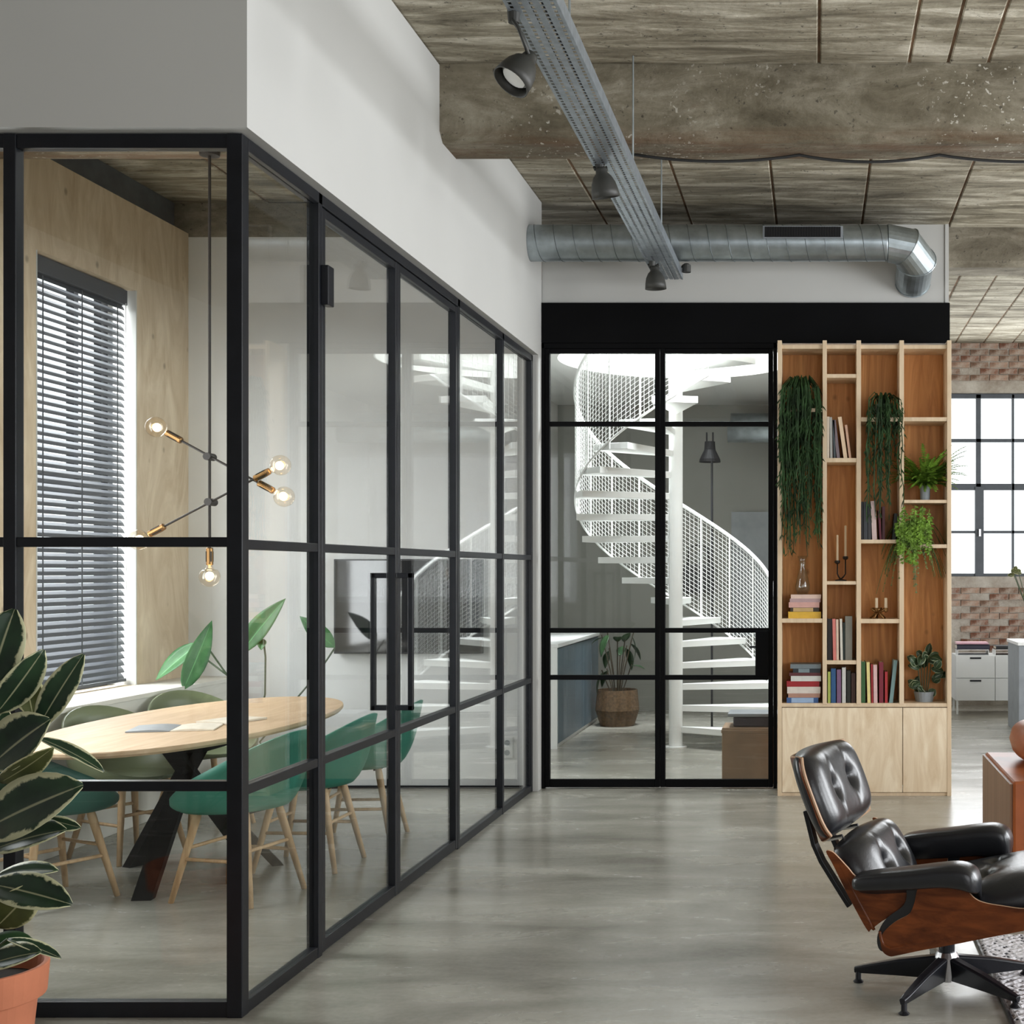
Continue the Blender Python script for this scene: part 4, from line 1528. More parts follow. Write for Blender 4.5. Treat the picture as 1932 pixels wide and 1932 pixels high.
trailing('trailing_cactus', 'large dark green hanging plant filling the top left compartment of the bookcase', 1512, 770, 1472, 1552, 706, 95, 860, 1050, M['strand'], 3)
trailing('trailing_cactus', 'smaller dark green hanging plant spilling from the third column of the bookcase', 1668, 787, 1636, 1703, 738, 42, 800, 990, M['strand'], 8)
M['strandlight'] = plain('olive_trailing_green', (0.11, 0.15, 0.035), 0.6, 0, 0.5, 10)


def fern(name, label, px, py_shelf, n, seed, size, mat, pot=True, spread=1.0, droop=0.6):
    r = random.Random(seed)
    base = Vector((bx(px), BY0 + 0.12, bz(py_shelf)))
    t = thing(name, label, 'plant', base)
    build('pot', G().lathe([(0.0, 0.0), (0.033, 0.0), (0.037, 0.105), (0.033, 0.105), (0.031, 0.09), (0.0, 0.09)], 20), M['greypot'], t)
    g = G()
    for s in range(n):
        an = r.uniform(0, 2 * math.pi)
        d = Vector((math.cos(an), -abs(math.sin(an)) * 0.75 + 0.15, 0))
        L = size * r.uniform(0.55, 1.1)
        up = r.uniform(0.2, 0.9)
        pts = []
        for i in range(9):
            f = i / 8
            pts.append(Vector((0, 0, 0.1)) + d * (L * f * (0.9 if spread == 1 else spread)) + Vector((0, 0, L * (up * f * 1.6 - droop * 2.0 * f * f))))
        g.tube(pts, 0.0018, 4, cap=False)
        for i in range(1, 9):
            for sg in (-1, 1):
                for q in (0.0, 0.5):
                    if i == 8 and q:
                        continue
                    p = pts[i] if q == 0 else pts[i].lerp(pts[min(8, i + 1)], q)
                    tt = (pts[i] - pts[i - 1]).normalized()
                    sd = tt.cross(Vector((0, 0, 1)))
                    if sd.length < 1e-3:
                        continue
                    sd.normalize()
                    ll = 0.045 * (1 - i / 10) * r.uniform(0.8, 1.2)
                    e = p + sd * sg * ll + tt * ll * 0.4 + Vector((0, 0, -ll * 0.3))
                    wv = tt * 0.008
                    g.add([p - wv, e, p + wv], [(0, 1, 2)])
    o = build('fronds', g, mat, t)
    o['kind'] = 'stuff'
    return t


fern('fern', 'bright green fern in a small grey pot on the right column shelf', 1748, 943, 120, 5, 0.31, M['fern'], droop=0.25)
f2 = fern('trailing_fern', 'light green trailing fern on the lower right shelf beside the third upright', 1722, 1027, 90, 9, 0.28, M['strandlight'], droop=0.9)
# long hanging runners of the ferns
r = random.Random(21)
g = G()
for s in range(44):
    x = bx(r.uniform(1690, 1755)) - bx(1722)
    z0 = bz(950) - bz(1027)
    z1 = bz(r.uniform(1000, 1065)) - bz(1027)
    y = -0.13 - r.uniform(0, 0.05)
    p0 = Vector((x * 0.6, 0.0, z0 * r.uniform(0.4, 1)))
    pts = [p0, Vector((x, y, p0.z - 0.01)), Vector((x, y, (p0.z + z1) / 2)), Vector((x + r.uniform(-.01, .01), y, z1))]
    g.tube(pts, 0.0016, 4, cap=False)
    for i in range(30):
        f = r.random()
        p = pts[1].lerp(pts[3], f)
        a = r.uniform(0, 6.28)
        d = Vector((math.cos(a), math.sin(a) * 0.5, -0.4)) * 0.028
        sd = Vector((-d.z, 0, d.x)) * 0.25
        g.add([p, p + d * 0.5 + sd, p + d, p + d * 0.5 - sd], [(0, 1, 2, 3)])
o = build('runners', g, M['fern'], f2)
o['kind'] = 'stuff'

hp_base = Vector((bx(1747), BY0 + 0.14, bz(1327)))
hp = thing('mottled_houseplant', 'bushy mottled dark-leaved plant in the lowest right compartment of the bookcase', 'plant', hp_base)
build('pot', G().lathe([(0.0, 0.0), (0.06, 0.0), (0.075, 0.07), (0.068, 0.07), (0.062, 0.055), (0.0, 0.055)], 20), M['greypot'], hp)
r = random.Random(5)
for i in range(34):
    an = r.uniform(0, 2 * math.pi)
    hgt = r.uniform(0.03, 0.33)
    rad = r.uniform(0.02, 0.1) * (1.1 - abs(hgt - 0.15))
    b = Vector((rad * math.cos(an), rad * math.sin(an) * 0.8 - 0.02, hgt))
    d = Vector((math.cos(an) * 0.8, -0.4 + 0.3 * math.sin(an), r.uniform(-0.7, 0.9))).normalized()
    leaf(hp, b, b + d * r.uniform(0.05, 0.1), r.uniform(0.045, 0.07), M['calathea'], (0.2, -1, 0.5), 0.2, 0.2, 'oval', nu=6, nv=2)
for i in range(5):
    build('stem', G().tube([(0.01 * i - 0.02, 0, 0.05), (0.02 * i - 0.04, 0.0, 0.2), (0.025 * i - 0.05, -0.01, 0.31)], 0.004, 6), M['stemgreen'], hp)

# ------------------------------------------------------------------ spiral staircase in the hall
ss = thing('spiral_staircase', 'white steel spiral staircase with wire mesh sides behind the double doors', 'staircase', (SX, SY, 0))
RI, RR = 0.06, 0.86
RISE, D0, STEP = 0.186, math.radians(-18), math.radians(19.6)
build('pole', G().lathe([(0.0, 0.0), (0.061, 0.0), (0.061, 4.5), (0, 4.5)], 28), M['whitemetal'], ss)
build('base_plate', G().lathe([(0.0, 0.0), (0.1, 0.0), (0.1, 0.012), (0, 0.012)], 28), M['whitemetal'], ss)
NT = 18
for kk in range(NT):
    phi = D0 + STEP * kk
    z = RISE * (kk + 1)
    a0, a1 = phi - STEP * 0.68, phi + STEP * 0.62
    g = G()
    top, bot = [], []
    for q in range(7):
        a = a0 + (a1 - a0) * q / 6
        top.append((RR * math.cos(a), RR * math.sin(a), z))
    poly = [(RI * math.cos(a0), RI * math.sin(a0), z)] + top + [(RI * math.cos(a1), RI * math.sin(a1), z)]
    n = len(poly)
    vsx = poly + [(x, y, zz - 0.055) for x, y, zz in poly]
    fsx = [tuple(range(n)), tuple(range(2 * n - 1, n - 1, -1))] + [(i, (i + 1) % n, (i + 1) % n + n, i + n) for i in range(n)]
    g.add(vsx, fsx)
    build('tread', g, M['whitemetal'], ss, bevel=0.003)
    if 1 <= kk <= 15:
        p = Vector((RR * math.cos(phi), RR * math.sin(phi), 0))
        build('baluster', G().tube([p + Vector((0, 0, z - 0.05)), p + Vector((0, 0, z + 0.93))], 0.0085, 6), M['whitemetal'], ss)


def heli(a, dz):
    return Vector((RR * 1.012 * math.cos(a), RR * 1.012 * math.sin(a), RISE * ((a - D0) / STEP + 1) + dz))


A0, A1 = D0 + STEP * 1.0, D0 + STEP * 15.9
na = 110
build('handrail', G().tube([heli(A0 + (A1 - A0) * i / na, 0.94) for i in range(na + 1)], 0.017, 8), M['whitemetal'], ss, smooth=True)
build('bottom_rail', G().tube([heli(A0 + (A1 - A0) * i / na, 0.01) for i in range(na + 1)], 0.010, 6), M['whitemetal'], ss, smooth=True)
g = G()
for j in range(1, 24):
    g.tube([heli(A0 + (A1 - A0) * i / 72, 0.01 + 0.93 * j / 24) for i in range(73)], 0.0025, 4, cap=False)
nw = int((A1 - A0) * RR / 0.04)
for i in range(nw + 1):
    a = A0 + (A1 - A0) * i / nw
    g.tube([heli(a, 0.01), heli(a, 0.94)], 0.0025, 4, cap=False)
o = build('wire_mesh', g, M['whitemetal'], ss)
o['kind'] = 'stuff'

# upper landing slab edge rail seen through the opening
# ------------------------------------------------------------------ hall contents
hc = thing('low_cabinet', 'slate blue low cabinet with a white top along the hall wall', 'cabinet', (-2.24, 11.53, 0))
build('body', G().box((-0.55, 0.02, 0.0), (-0.02, 2.2, 0.88)), M['whitefurn'], hc)
build('countertop', G().box((-0.6, -0.01, 0.88), (0.01, 2.22, 0.914)), M['whitefurn'], hc, bevel=0.003)
build('end_panel', G().box((-0.6, -0.01, 0), (0.0, 0.02, 0.88)), M['whitefurn'], hc)
for i in range(5):
    build('door', G().box((-0.02, 0.03 + 0.434 * i, 0.04), (0.0, 0.455 + 0.434 * i, 0.87)), M['slate'], hc, bevel=0.002)
hp2 = thing('basket_plant', 'dark palm in a woven basket at the end of the blue hall cabinet', 'plant', (-1.98, 13.3, 0))
build('basket', G().lathe([(0.0, 0.0), (0.17, 0.0), (0.22, 0.16), (0.2, 0.36), (0.19, 0.36), (0.2, 0.2), (0.16, 0.02), (0, 0.02)], 26), M['wicker'], hp2)
r = random.Random(2)
for i in range(12):
    an = 2 * math.pi * i / 12 + r.uniform(-.2, .2)
    d = Vector((math.cos(an), math.sin(an), 0))
    h0 = r.uniform(0.55, 0.95)
    e = d * r.uniform(0.2, 0.34) + Vector((0, 0, h0))
    build('stalk', G().tube([(0, 0, 0.1), d * 0.07 + Vector((0, 0, h0 * 0.6)), d * 0.16 + Vector((0, 0, h0))], 0.006, 5), M['stem'], hp2)
    leaf(hp2, d * 0.14 + Vector((0, 0, h0 * 0.97)), e + Vector((0, 0, r.uniform(-.3, .1))), 0.09, M['darkleaf'], (0, 0, 1), 0.35, 0.2, 'lance')
fl = thing('floor_lamp', 'dark bell-shaded floor lamp at the back of the hall', 'floor lamp', (-1.02, 12.9, 0))
s_ = F_PX / 12.9
zt = CAM_H - (872 - CY) / s_
build('base', G().lathe([(0, 0), (0.14, 0), (0.14, 0.02), (0, 0.025)], 24), M['blackmetal'], fl)
build('pole', G().tube([(0.02, 0, 0.02), (0.02, 0, zt + 0.05)], 0.011, 8), M['blackmetal'], fl)
build('shade', G().lathe([(0.105, zt), (0.1, zt + 0.03), (0.055, zt + 0.12), (0.05, zt + 0.2), (0.035, zt + 0.2), (0.045, zt + 0.12), (0.09, zt + 0.03), (0.1, zt)], 24, cap=False), M['steelmatt'], fl)
for sx in (-1, 1):
    build('prong', G().box((0.03 * sx - 0.008, -0.01, zt + 0.19), (0.03 * sx + 0.008, 0.01, zt + 0.29)), M['steelmatt'], fl)
wp = thing('wall_panel', 'flat darker grey pinboard on the hall end wall right of the floor lamp', 'board', (-0.45, 14.69, 0))
s_ = F_PX / 14.69
build('panel', G().box(((1380 - CX) / s_ + 0.45, -0.02, CAM_H - (1200 - CY) / s_), (0.3, 0.0, CAM_H - (966 - CY) / s_)), M['grey'], wp)
wb = thing('shoulder_bag', 'black bag hanging on the hall end wall behind the stair mesh', 'bag', (-1.28, 14.62, 1.5))
build('body', G().box((-0.17, -0.05, -0.2), (0.17, 0.05, 0.12)), M['black'], wb, bevel=0.03)
build('strap', G().tube([(-0.12, 0, 0.1), (-0.1, 0, 0.3), (0, 0, 0.34), (0.1, 0, 0.3), (0.12, 0, 0.1)], 0.012, 6), M['black'], wb)
for i, (zz, yy, rr) in enumerate(((3.12, 14.3, 0.13), (2.98, 13.75, 0.1))):
    d = thing('hall_duct', ('thick' if i == 0 else 'thinner') + ' grey ventilation pipe under the hall ceiling behind the spiral stair', 'duct', (0, yy, zz))
    build('pipe', G().tube([(-0.9, 0, 0), (0.92, 0, 0)], rr, 20), M['zinc'], d, smooth=True)
    for xx in (-0.3, 0.4):
        build('hanger', G().tube([(xx, 0, rr * 0.9), (xx, 0, HZ - zz)], 0.006, 6), M['zinc'], d)
bxo = thing('storage_box', 'brown wooden box with a dark tray on top behind the right door leaf', 'box', (-0.46, 9.88, 0))
build('box_body', G().box((-0.22, -0.17, 0.0), (0.22, 0.17, 0.40)), M['crate'], bxo, bevel=0.006)
build('box_rim', G().box((-0.225, -0.175, 0.36), (0.225, 0.175, 0.385)), M['crate'], bxo, bevel=0.004)
tr = thing('storage_tray', 'dark lidded case lying on the brown wooden box', 'case', (-0.44, 9.88, 0.4015))
build('case_body', G().box((-0.16, -0.12, 0.0), (0.16, 0.12, 0.075)), plain('dark_plum_plastic', (0.04, 0.025, 0.03), 0.4), tr, bevel=0.01)
build('lid', G().box((-0.2, -0.15, 0.075), (0.2, 0.15, 0.1)), M['grey'], tr, bevel=0.006)

# ------------------------------------------------------------------ far cabinet with things on it
CYF = 14.3
cS = F_PX / CYF
fc = thing('drawer_cabinet', 'low white drawer cabinet on thin legs below the far window', 'cabinet', ((1803 - CX) / cS, CYF, 0))
dw = 0.425
build('carcass', G().box((0.0, 0.0, 0.148), (3 * dw, 0.42, 0.64)), M['whitefurn'], fc, bevel=0.003)
for i in range(3):
    for j in range(2):
        z0 = 0.152 + 0.244 * j
        dr = build('drawer', G().box((i * dw + 0.004, -0.018, z0), ((i + 1) * dw - 0.004, -0.001, z0 + 0.236)), M['whitefurn'], fc, bevel=0.002)
        build('drawer_handle', G().box((i * dw + dw * 0.5 - 0.06, -0.028, z0 + 0.205), (i * dw + dw * 0.5 + 0.06, -0.018, z0 + 0.222)), M['steel'], dr)
for x in (0.01, 3 * dw - 0.03):
    for y in (0.01, 0.38):
        build('leg', G().box((x, y, 0), (x + 0.02, y + 0.02, 0.148)), M['whitemetal'], fc)
X0 = (1803 - CX) / cS
for i, (a, b, y0, y1, mt, nm, lab) in enumerate(((1808, 1866, 1226, 1236, 'grey', 'letter_tray', 'grey letter tray at the left end of the white drawer cabinet'),
                                            (1879, 1925, 1226, 1236, 'black', 'letter_tray', 'black letter tray in the middle of the white drawer cabinet'))):
    o = thing(nm, lab, 'tray', ((a + b) / 2 / cS - CX / cS, CYF + 0.15, 0.641))
    hwid = (b - a) / 2 / cS
    build('tray_base', G().box((-hwid, -0.12, 0.0), (hwid, 0.12, 0.006)), M[mt], o)
    g = G()
    for s in (-1, 1):
        g.box((s * hwid - 0.003, -0.12, 0), (s * hwid + 0.003, 0.12, 0.055))
    g.box((-hwid, -0.12, 0.05), (hwid, -0.114, 0.057))
    build('tray_frame', g, M['plasticw'], o)
for i, (a, b, z, hh, rgb, lab) in enumerate(((1806, 1868, 0.70, 0.05, (45, 45, 60), 'dark folder box lying on the grey letter tray'),
                                              (1806, 1866, 0.752, 0.022, (215, 170, 180), 'pink folder on top of the dark folder box'),
                                              (1880, 1922, 0.70, 0.035, (30, 32, 34), 'black folder lying on the black letter tray'))):
    o = thing('folder', lab, 'folder', ((a + b) / 2 / cS - CX / cS, CYF + 0.15, z))
    hwid = (b - a) / 2 / cS
    build('cover', G().box((-hwid, -0.12, 0.0), (hwid, 0.12, 0.004)).box((-hwid, -0.12, hh - 0.004), (hwid, 0.12, hh)).box((-hwid, -0.12, 0), (hwid, -0.116, hh)), bmat(rgb), o)
    build('papers', G().box((-hwid + 0.005, -0.115, 0.004), (hwid - 0.005, 0.115, hh - 0.004)), M['pages'], o)

sb = thing('kitchen_unit', 'grey side unit with a white top beside the far drawer cabinet', 'cabinet', (0, 0, 0))
s_ = F_PX / 12.6
X1 = (1922 - CX) / s_
build('body', G().box((X1, 12.6, 0.0), (X1 + 1.0, 13.3, CAM_H - (1218 - CY) / s_)), M['grey'], sb, bevel=0.004)
build('countertop', G().box((X1 - 0.01, 12.58, CAM_H - (1218 - CY) / s_), (X1 + 1.01, 13.32, CAM_H - (1212 - CY) / s_)), M['whitefurn'], sb, bevel=0.003)
vz = thing('flower_vase', 'small vase with yellow-green sprigs on the grey side unit', 'vase', (X1 + 0.16, 12.85, CAM_H - (1212 - CY) / s_ + 0.001))
build('vase', G().lathe([(0, 0), (0.05, 0), (0.07, 0.1), (0.03, 0.24), (0.04, 0.27), (0.025, 0.24), (0, 0.2)], 20), M['greypot'], vz)
r = random.Random(3)
for i in range(9):
    an = r.uniform(0, 6.28)
    e = Vector((0.2 * math.cos(an), 0.1 * math.sin(an), 0.27 + r.uniform(0.15, 0.42)))
    build('sprig', G().tube([(0, 0, 0.22), e * 0.5 + Vector((0, 0, 0.1)), e], 0.004, 5), M['stemgreen'], vz)
    for q in range(2):
        leaf(vz, e, e + Vector((r.uniform(-.08, .08), r.uniform(-.05, .05), r.uniform(-.02, .08))), 0.045, M['rubberolive'], (0, -1, 0.3), 0.2, 0.2, 'oval', nu=5, nv=2)

# ------------------------------------------------------------------ sofa
sf = thing('leather_sofa', 'cognac leather sofa with boxy arm at the right edge behind the lounge chair', 'sofa', (0, 0, 0))
sx0, sy0, sy1, szt = 0.862, 5.84, 6.80, 0.62
build('arm_panel', G().box((sx0, sy0 + 0.01, 0.05), (sx0 + 0.012, sy1, szt - 0.012)), M['cognacside'], sf)
build('armrest', G().box((sx0 + 0.012, sy0, 0.05), (sx0 + 0.2, sy1, szt)), M['cognac'], sf, bevel=0.012)
build('base', G().box((sx0 + 0.2, sy0 + 0.02, 0.05), (3.0, sy1, 0.24)), M['cognac'], sf, bevel=0.01)
build('back', G().box((sx0 + 0.2, sy1 - 0.2, 0.24), (3.0, sy1, 0.66)), M['cognac'], sf, bevel=0.02)
build('armrest', G().box((3.0, sy0, 0.05), (3.2, sy1, szt)), M['cognac'], sf, bevel=0.012)
for i in range(2):
    xa = sx0 + 0.21 + i * 0.965
    build('seat_cushion', G().box((xa, sy0 - 0.005, 0.24), (xa + 0.955, sy1 - 0.2, 0.44)), M['cognac'], sf, bevel=0.05, seg=4)
for x in (sx0 + 0.06, 3.1):
    for y in (sy0 + 0.06, sy1 - 0.06):
        build('foot', G().box((x - 0.02, y - 0.02, 0), (x + 0.02, y + 0.02, 0.05)), M['steel'], sf)


def pillow(g, c, u, v, n, hu, hv, t, tb=None, dimples=(), nn=26, p=3.0, bend=None, sq=0.30, crease=0.0):
    """closed cushion: u,v,n axes; t front thickness"""
    c, u, v, n = Vector(c), Vector(u).normalized(), Vector(v).normalized(), Vector(n).normalized()
    tb = t * 0.35 if tb is None else tb
    idx = {}
    vs, fs = [], []

    def pos(i, j, side):
        a = i / nn * 2 - 1
        b = j / nn * 2 - 1
        a2 = a * math.sqrt(max(0, 1 - sq * b * b))
        b2 = b * math.sqrt(max(0, 1 - sq * a * a))
        prof = (max(0, 1 - abs(a) ** p) * max(0, 1 - abs(b) ** p)) ** 0.5
        h = (t if side else -tb) * prof
        if side:
            for (da, db, dep, sg) in dimples:
                rr = ((a - da) * hu) ** 2 + ((b - db) * hv) ** 2
                h -= dep * math.exp(-rr / (sg * sg))
                h -= dep * 0.5 * math.exp(-(((a - da) * hu) / (sg * 0.35)) ** 2) * math.exp(-(((b - db) * hv) / (sg * 2.2)) ** 2)
        P = c + u * (a2 * hu) + v * (b2 * hv) + n * h
        if bend:
            P = P + n * (bend * abs(a) ** 2.4)
        return P
    for side in (1, 0):
        for i in range(nn + 1):
            for j in range(nn + 1):
                edge = i in (0, nn) or j in (0, nn)
                if edge and side == 0:
                    idx[(0, i, j)] = idx[(1, i, j)]
                    continue
                idx[(side, i, j)] = len(vs)
                vs.append(pos(i, j, side))
    for side in (1, 0):
        for i in range(nn):
            for j in range(nn):
                q = (idx[(side, i, j)], idx[(side, i + 1, j)], idx[(side, i + 1, j + 1)], idx[(side, i, j + 1)])
                fs.append(q if side else q[::-1])
    return g.add(vs, fs)


bk = thing('sofa_cushion', 'rounded cognac leather bolster resting on the sofa arm', 'cushion', (sx0 + 0.125, 6.45, 0.621))
g = G()
pillow(g, (0.17, 0, 0.10), (1, 0, 0), (0, 1, 0), (0, 0, 1), 0.20, 0.28, 0.1, 0.1, p=4)
build('cushion_body', g, M['cognac'], bk, smooth=True)

# ------------------------------------------------------------------ rug
rg_m = N('woven_black_white_rug')
vv = rg_m.coord((1, 1, 1), rot=(0, 0, 0.6))
vo = rg_m.n('ShaderNodeTexVoronoi')
vo.inputs['Scale'].default_value = 42
rg_m.l(vv, vo.inputs['Vector'])
cc = rg_m.ramp(vo.outputs['Distance'], [(0.22, (0.02, 0.02, 0.025)), (0.36, (0.62, 0.61, 0.63))])
rg_m.set(cc, 0.95)
rg_m.bump(vo.outputs['Distance'], 0.9, 0.01)
RGX, RGY0, RGY1 = 0.675, 3.2, 5.62
rug = thing('rug', 'black and white flecked woven rug under the lounge chair and sofa', 'rug', (RGX, RGY0, 0))
r = random.Random(9)
nxr, nyr = 100, 110
g = G()
hts = {}
RW, RL = 2.4, RGY1 - RGY0
for i in range(nxr + 1):
    for j in range(nyr + 1):
        z = 0.011 + (0.004 if (i + j) % 2 else 0.0) + r.uniform(0, 0.002)
        if i in (0, nxr) or j in (0, nyr):
            z = 0.003
        g.v.append((RW * i / nxr + r.uniform(-.004, .004), RL * j / nyr + r.uniform(-.004, .004), z))
for i in range(nxr):
    for j in range(nyr):
        a = i * (nyr + 1) + j
        g.f.append((a, a + nyr + 1, a + nyr + 2, a + 1))
build('weave', g, rg_m.m, rug)
g = G()
g.tube([(0.0, RL * i / 60, 0.008 + 0.002 * (i % 2)) for i in range(61)], 0.008, 6)
build('border', g, M['black'], rug)
fr = build('fringe', G(), None, rug) if False else None

# ------------------------------------------------------------------ lounge chair
LA = math.radians(-17)
lc = thing('lounge_chair', 'black leather and rosewood lounge chair on a five-star swivel base', 'lounge chair', (0.49, 4.915, 0), LA)


def catmull(P, n=6, closed=True):
    out = []
    m = len(P)
    for i in range(m if closed else m - 1):
        p0, p1, p2, p3 = (Vector(P[(i + k) % m] if closed else P[max(0, min(m - 1, i + k))]) for k in (-1, 0, 1, 2))
        for q in range(n):
            t = q / n
            out.append(0.5 * ((2 * p1) + (p2 - p0) * t + (2 * p0 - 5 * p1 + 4 * p2 - p3) * t * t + (3 * p1 - p0 - 3 * p2 + p3) * t ** 3))
    if not closed:
        out.append(Vector(P[-1]))
    return out


seat_poly = [(-.164, .262), (-.149, .294), (-.11, .33), (-.061, .361), (-.042, .402), (-.03, .45), (.0, .478), (.075, .487), (.119, .482), (.145, .455), (.171, .430), (.207, .418),
             (.27, .412), (.337, .409), (.43, .425), (.475, .43), (.492, .41), (.46, .372), (.337, .334), (.2, .296), (.097, .267), (-.02, .236), (-.105, .211), (-.134, .206), (-.158, .222)]
lumb_poly = [(-.368, .553), (-.345, .553), (-.318, .53), (-.288, .500), (-.253, .468), (-.18, .462), (-.09, .462), (-.068, .443), (-.06, .419), (-.074, .382), (-.165, .320), (-.205, .288), (-.222, .288), (-.288, .402), (-.34, .502)]
shs = build('seat_shell', G(), M['walnut'], lc) if False else None


def flange(name, poly, ly, lean, mat, edge, smooth_n=5):
    P = catmull([Vector((x, 0, z)) for x, z in poly], smooth_n)
    zmin = min(p.z for p in P)
    zmax = max(p.z for p in P)
    g = G()
    n = len(P)
    sgn = 1 if ly > 0 else -1
    A = [(p.x, ly + sgn * lean * (p.z - zmin), p.z) for p in P]
    B = [(p.x, ly + sgn * (lean * (p.z - zmin) - 0.011), p.z) for p in P]
    g.add(A + B, [tuple(range(n)), tuple(range(2 * n - 1, n - 1, -1))])
    o = build(name, g, mat, lc)
    e = G().add(A + B, [(i, (i + 1) % n, (i + 1) % n + n, i + n) for i in range(n)])
    build('veneer_edge', e, edge, o, smooth=True)
    return o


for s in (-1, 1):
    flange('seat_side', seat_poly, 0.348 * s, 0.05, M['walnut'], M['plyedge'])
    flange('lumbar_side', lumb_poly, 0.325 * s, 0.03, M['walnut'], M['plyedge'])
    # black strip added for the dark inside seen between the two shells
    gp = [(-.08, .465), (-.072, .43), (-.085, .385), (-.15, .33), (-.178, .27), (-.17, .225), (-.14, .225), (-.13, .28), (-.09, .32), (-.04, .35), (-.02, .40), (-.01, .465)]
    g = G().prism([(p.x, p.z) for p in catmull([Vector((x, 0, z)) for x, z in gp], 5)], 0.326 * s, 0.345 * s)
    build('gap_filler', g, M['leather'], lc, smooth=False)
# shell pans
pan = catmull([Vector((x, 0, z)) for x, z in [(-.168, .262), (-.158, .222), (-.134, .206), (-.105, .211), (-.02, .236), (.097, .267), (.2, .296), (.337, .334), (.46, .372), (.492, .41)]], 4, False)
g = G()
rings = []
for p in pan:
    ring = []
    for q in range(25):
        u = q / 12 - 1
        ring.append((p.x, 0.352 * u, p.z + 0.03 * abs(u) ** 9))
    rings.append(ring)
g.loft(rings, cap=False, closed=False)
build('seat_pan', g, M['walnut'], lc, smooth=True, solid=0.01)
pan = catmull([Vector((x, 0, z)) for x, z in [(-.222, .288), (-.288, .402), (-.335, .49), (-.352, .525)]], 6, False)
g = G()
rings = []
for p in pan:
    rings.append([(p.x + 0.03 * abs(q / 12 - 1) ** 9, 0.33 * (q / 12 - 1), p.z) for q in range(25)])
g.loft(rings, cap=False, closed=False)
build('lumbar_pan', g, M['walnut'], lc, smooth=True, solid=0.01)

# headrest shell: plywood panel wrapped forward at the sides
HU = Vector((-0.37, 0, 0.93)).normalized()
HN = Vector((0.93, 0, 0.37)).normalized()
HC = Vector((-0.516, 0, 0.697))


def head_fn(u, v):
    a = u * 2 - 1
    b = v * 2 - 1
    hh = 0.163 * (1 - 0.10 * abs(a) ** 5)
    hw_ = 0.314 * (1 - 0.13 * abs(b) ** 4)
    fw = 0.10 * abs(a) ** 2.6
    return HC + Vector((0, 1, 0)) * (a * hw_) + HU * (b * hh) + HN * fw


hs = build('headrest_shell', G().grid(head_fn, 36, 16), M['walnut'], lc, smooth=True, solid=0.011)
edge_pts = [head_fn(0, k / 16) for k in range(17)] + [head_fn(k / 36, 1) for k in range(1, 37)] + [head_fn(1, 1 - k / 16) for k in range(1, 17)] + [head_fn(1 - k / 36, 0) for k in range(1, 36)]
build('veneer_edge', G().tube([p + HN * 0.001 for p in edge_pts], 0.0062, 6, closed_path=True), M['plyedge'], hs)
g = G()
pillow(g, HC + HN * 0.035 + HU * 0.004, (0, 1, 0), HU, HN, 0.306, 0.172, 0.10, 0.03, dimples=((-0.36, -0.02, 0.045, 0.035), (0.36, 0.04, 0.045, 0.035)), p=5, bend=0.045, sq=0.22, nn=40)
hcu = build('headrest_cushion', g, M['leather'], lc, smooth=True)
for s in (-0.36, 0.36):
    build('button', G().sphere(HC + HN * 0.088 + Vector((0, 0.3 * s, 0)), 0.012, 10, 6), M['leather'], hcu, smooth=True)
LU = Vector((-0.5, 0, 0.866))
LN = Vector((0.866, 0, 0.5))
LC = Vector((-0.287, 0, 0.437))
g = G()
pillow(g, LC, (0, 1, 0), LU, LN, 0.312, 0.152, 0.11, 0.03, dimples=((-0.36, -0.05, 0.045, 0.035), (0.36, -0.05, 0.045, 0.035)), p=5, bend=0.0, sq=0.2, nn=40)
lcu = build('back_cushion', g, M['leather'], lc, smooth=True)
for s in (-0.36, 0.36):
    build('button', G().sphere(LC + LN * 0.07 + Vector((0, 0.3 * s, -0.008)), 0.012, 10, 6), M['leather'], lcu, smooth=True)
SU = Vector((0.968, 0, 0.25)).normalized()
SN = Vector((-0.25, 0, 0.968)).normalized()
g = G()
pillow(g, (0.155, 0, 0.36), SU, (0, 1, 0), SN, 0.33, 0.325, 0.105, 0.05, dimples=((0.1, -0.35, 0.03, 0.035), (0.1, 0.35, 0.03, 0.035)), p=5, sq=0.2, nn=40)
build('seat_cushion', g, M['leather'], lc, smooth=True)
# arm pads
for s in (-1, 1):
    st = [(-.255, .455, .018, .035), (-.235, .457, .034, .058), (-.16, .467, .042, .066), (-.04, .483, .046, .07), (.06, .498, .05, .07), (.12, .500, .055, .07), (.165, .489, .052, .066), (.185, .475, .034, .045), (.19, .47, .012, .015)]
    P = catmull([Vector((a, b, 0)) for a, b, c_, d_ in st], 4, False)
    Q = catmull([Vector((c_, d_, 0)) for a, b, c_, d_ in st], 4, False)
    rings = []
    for p, q in zip(P, Q):
        ring = []
        for k2 in range(20):
            a = 2 * math.pi * k2 / 20
            e = 0.55
            cx_, sz_ = math.copysign(abs(math.cos(a)) ** e, math.cos(a)), math.copysign(abs(math.sin(a)) ** e, math.sin(a))
            inn = max(0.0, -s * cx_)
            zz = sz_ * q.x * (0.75 if sz_ < 0 else 0.8) - (inn * 0.05 * min(1, q.x / 0.04) if sz_ < 0 else 0)
            ring.append((p.x, s * 0.365 + cx_ * q.y, p.y + 0.008 + zz))
        rings.append(ring)
    build('armrest', G().loft(rings), M['leather'], lc, smooth=True)
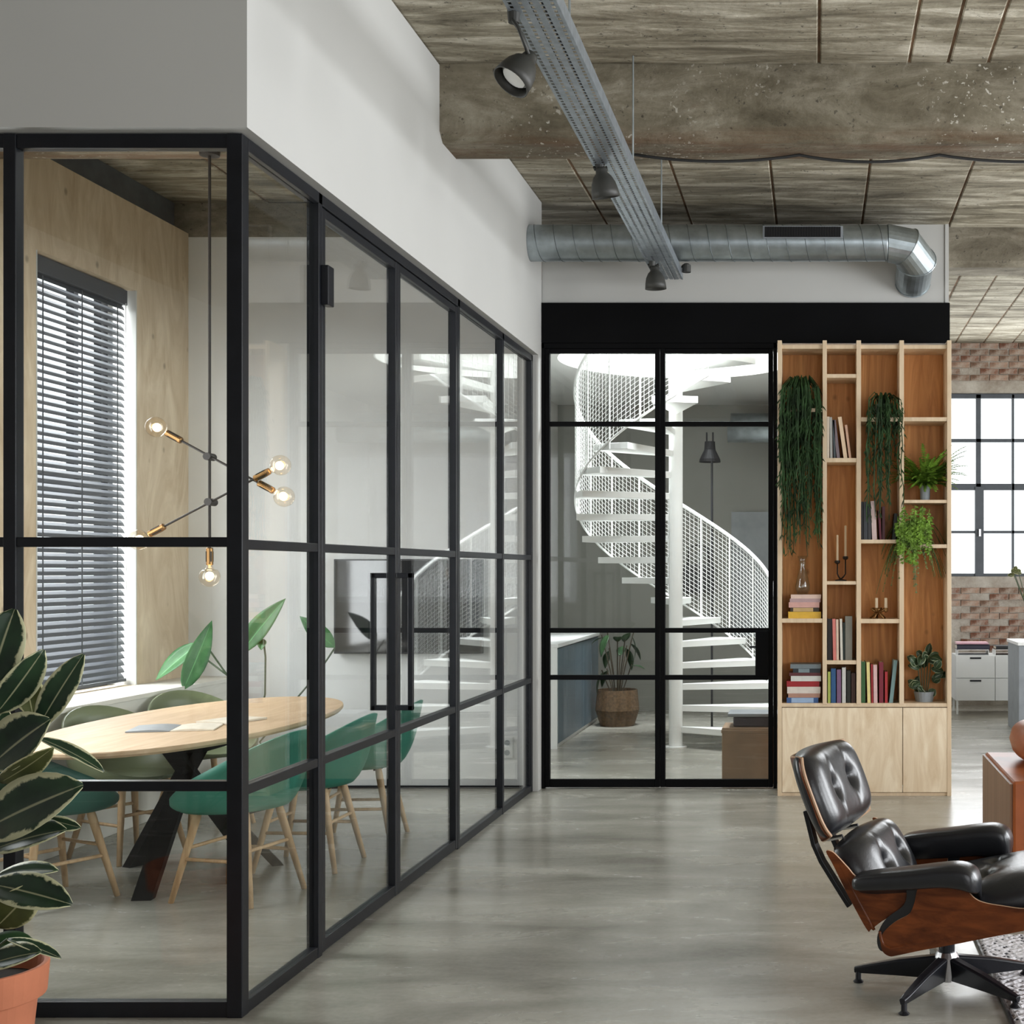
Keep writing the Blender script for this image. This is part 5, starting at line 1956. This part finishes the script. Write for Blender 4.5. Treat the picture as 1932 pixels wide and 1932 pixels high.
for s in (-1, 1):
    pts = [Vector((-0.51, 0.11 * s, 0.655)), Vector((-0.478, 0.11 * s, 0.53)), Vector((-0.449, 0.11 * s, 0.47)), Vector((-0.375, 0.11 * s, 0.36)), Vector((-0.34, 0.11 * s, 0.31))]
    rings = []
    for i, p in enumerate(pts):
        d = (pts[min(i + 1, 4)] - pts[max(i - 1, 0)]).normalized()
        nn_ = Vector((-d.z, 0, d.x))
        rings.append([p + nn_ * 0.009 + Vector((0, 0.022, 0)), p + nn_ * 0.009 - Vector((0, 0.022, 0)), p - nn_ * 0.009 - Vector((0, 0.022, 0)), p - nn_ * 0.009 + Vector((0, 0.022, 0))])
    build('back_brace', G().loft(rings), M['blackmetal'], lc, bevel=0.003)
    build('spacer', G().tube([(-0.43, 0.11 * s, 0.55), (-0.37, 0.11 * s, 0.565)], 0.008, 8), M['alu'], lc)
# five-star base
build('column', G().lathe([(0, 0.115), (0.03, 0.115), (0.03, 0.235), (0.05, 0.25), (0.09, 0.262), (0, 0.262)], 20), M['blackmetal'], lc)
build('hub', G().lathe([(0, 0.035), (0.042, 0.035), (0.046, 0.12), (0.036, 0.14), (0, 0.14)], 20), M['alu'], lc)
for kq in range(5):
    an = math.radians(166 + 72 * kq) - LA
    d = Vector((math.cos(an), math.sin(an), 0))
    sd = Vector((-d.y, d.x, 0))
    rings = []
    for t, w_, z0, z1 in ((0.02, 0.024, 0.038, 0.128), (0.18, 0.02, 0.038, 0.1), (0.32, 0.016, 0.036, 0.066), (0.35, 0.012, 0.036, 0.058)):
        p = d * t
        up = Vector((0, 0, 1))
        rings.append([p - sd * w_ * 0.55 + up * z0, p + sd * w_ * 0.55 + up * z0, p + sd * w_ + up * (z1 - 0.006), p + sd * w_ * 0.6 + up * z1, p - sd * w_ * 0.6 + up * z1, p - sd * w_ + up * (z1 - 0.006)])
    lg = build('leg', G().loft(rings), M['blackmetal'], lc, bevel=0.002)
    zf = 0.016 if kq in (2, 3) else 0.0
    build('foot_glide', G().lathe([(0, zf), (0.018, zf), (0.02, zf + 0.004), (0.011, zf + 0.012), (0.011, 0.04), (0, 0.04)], 14, c=tuple(d * 0.335)), M['blackmetal'], lg)
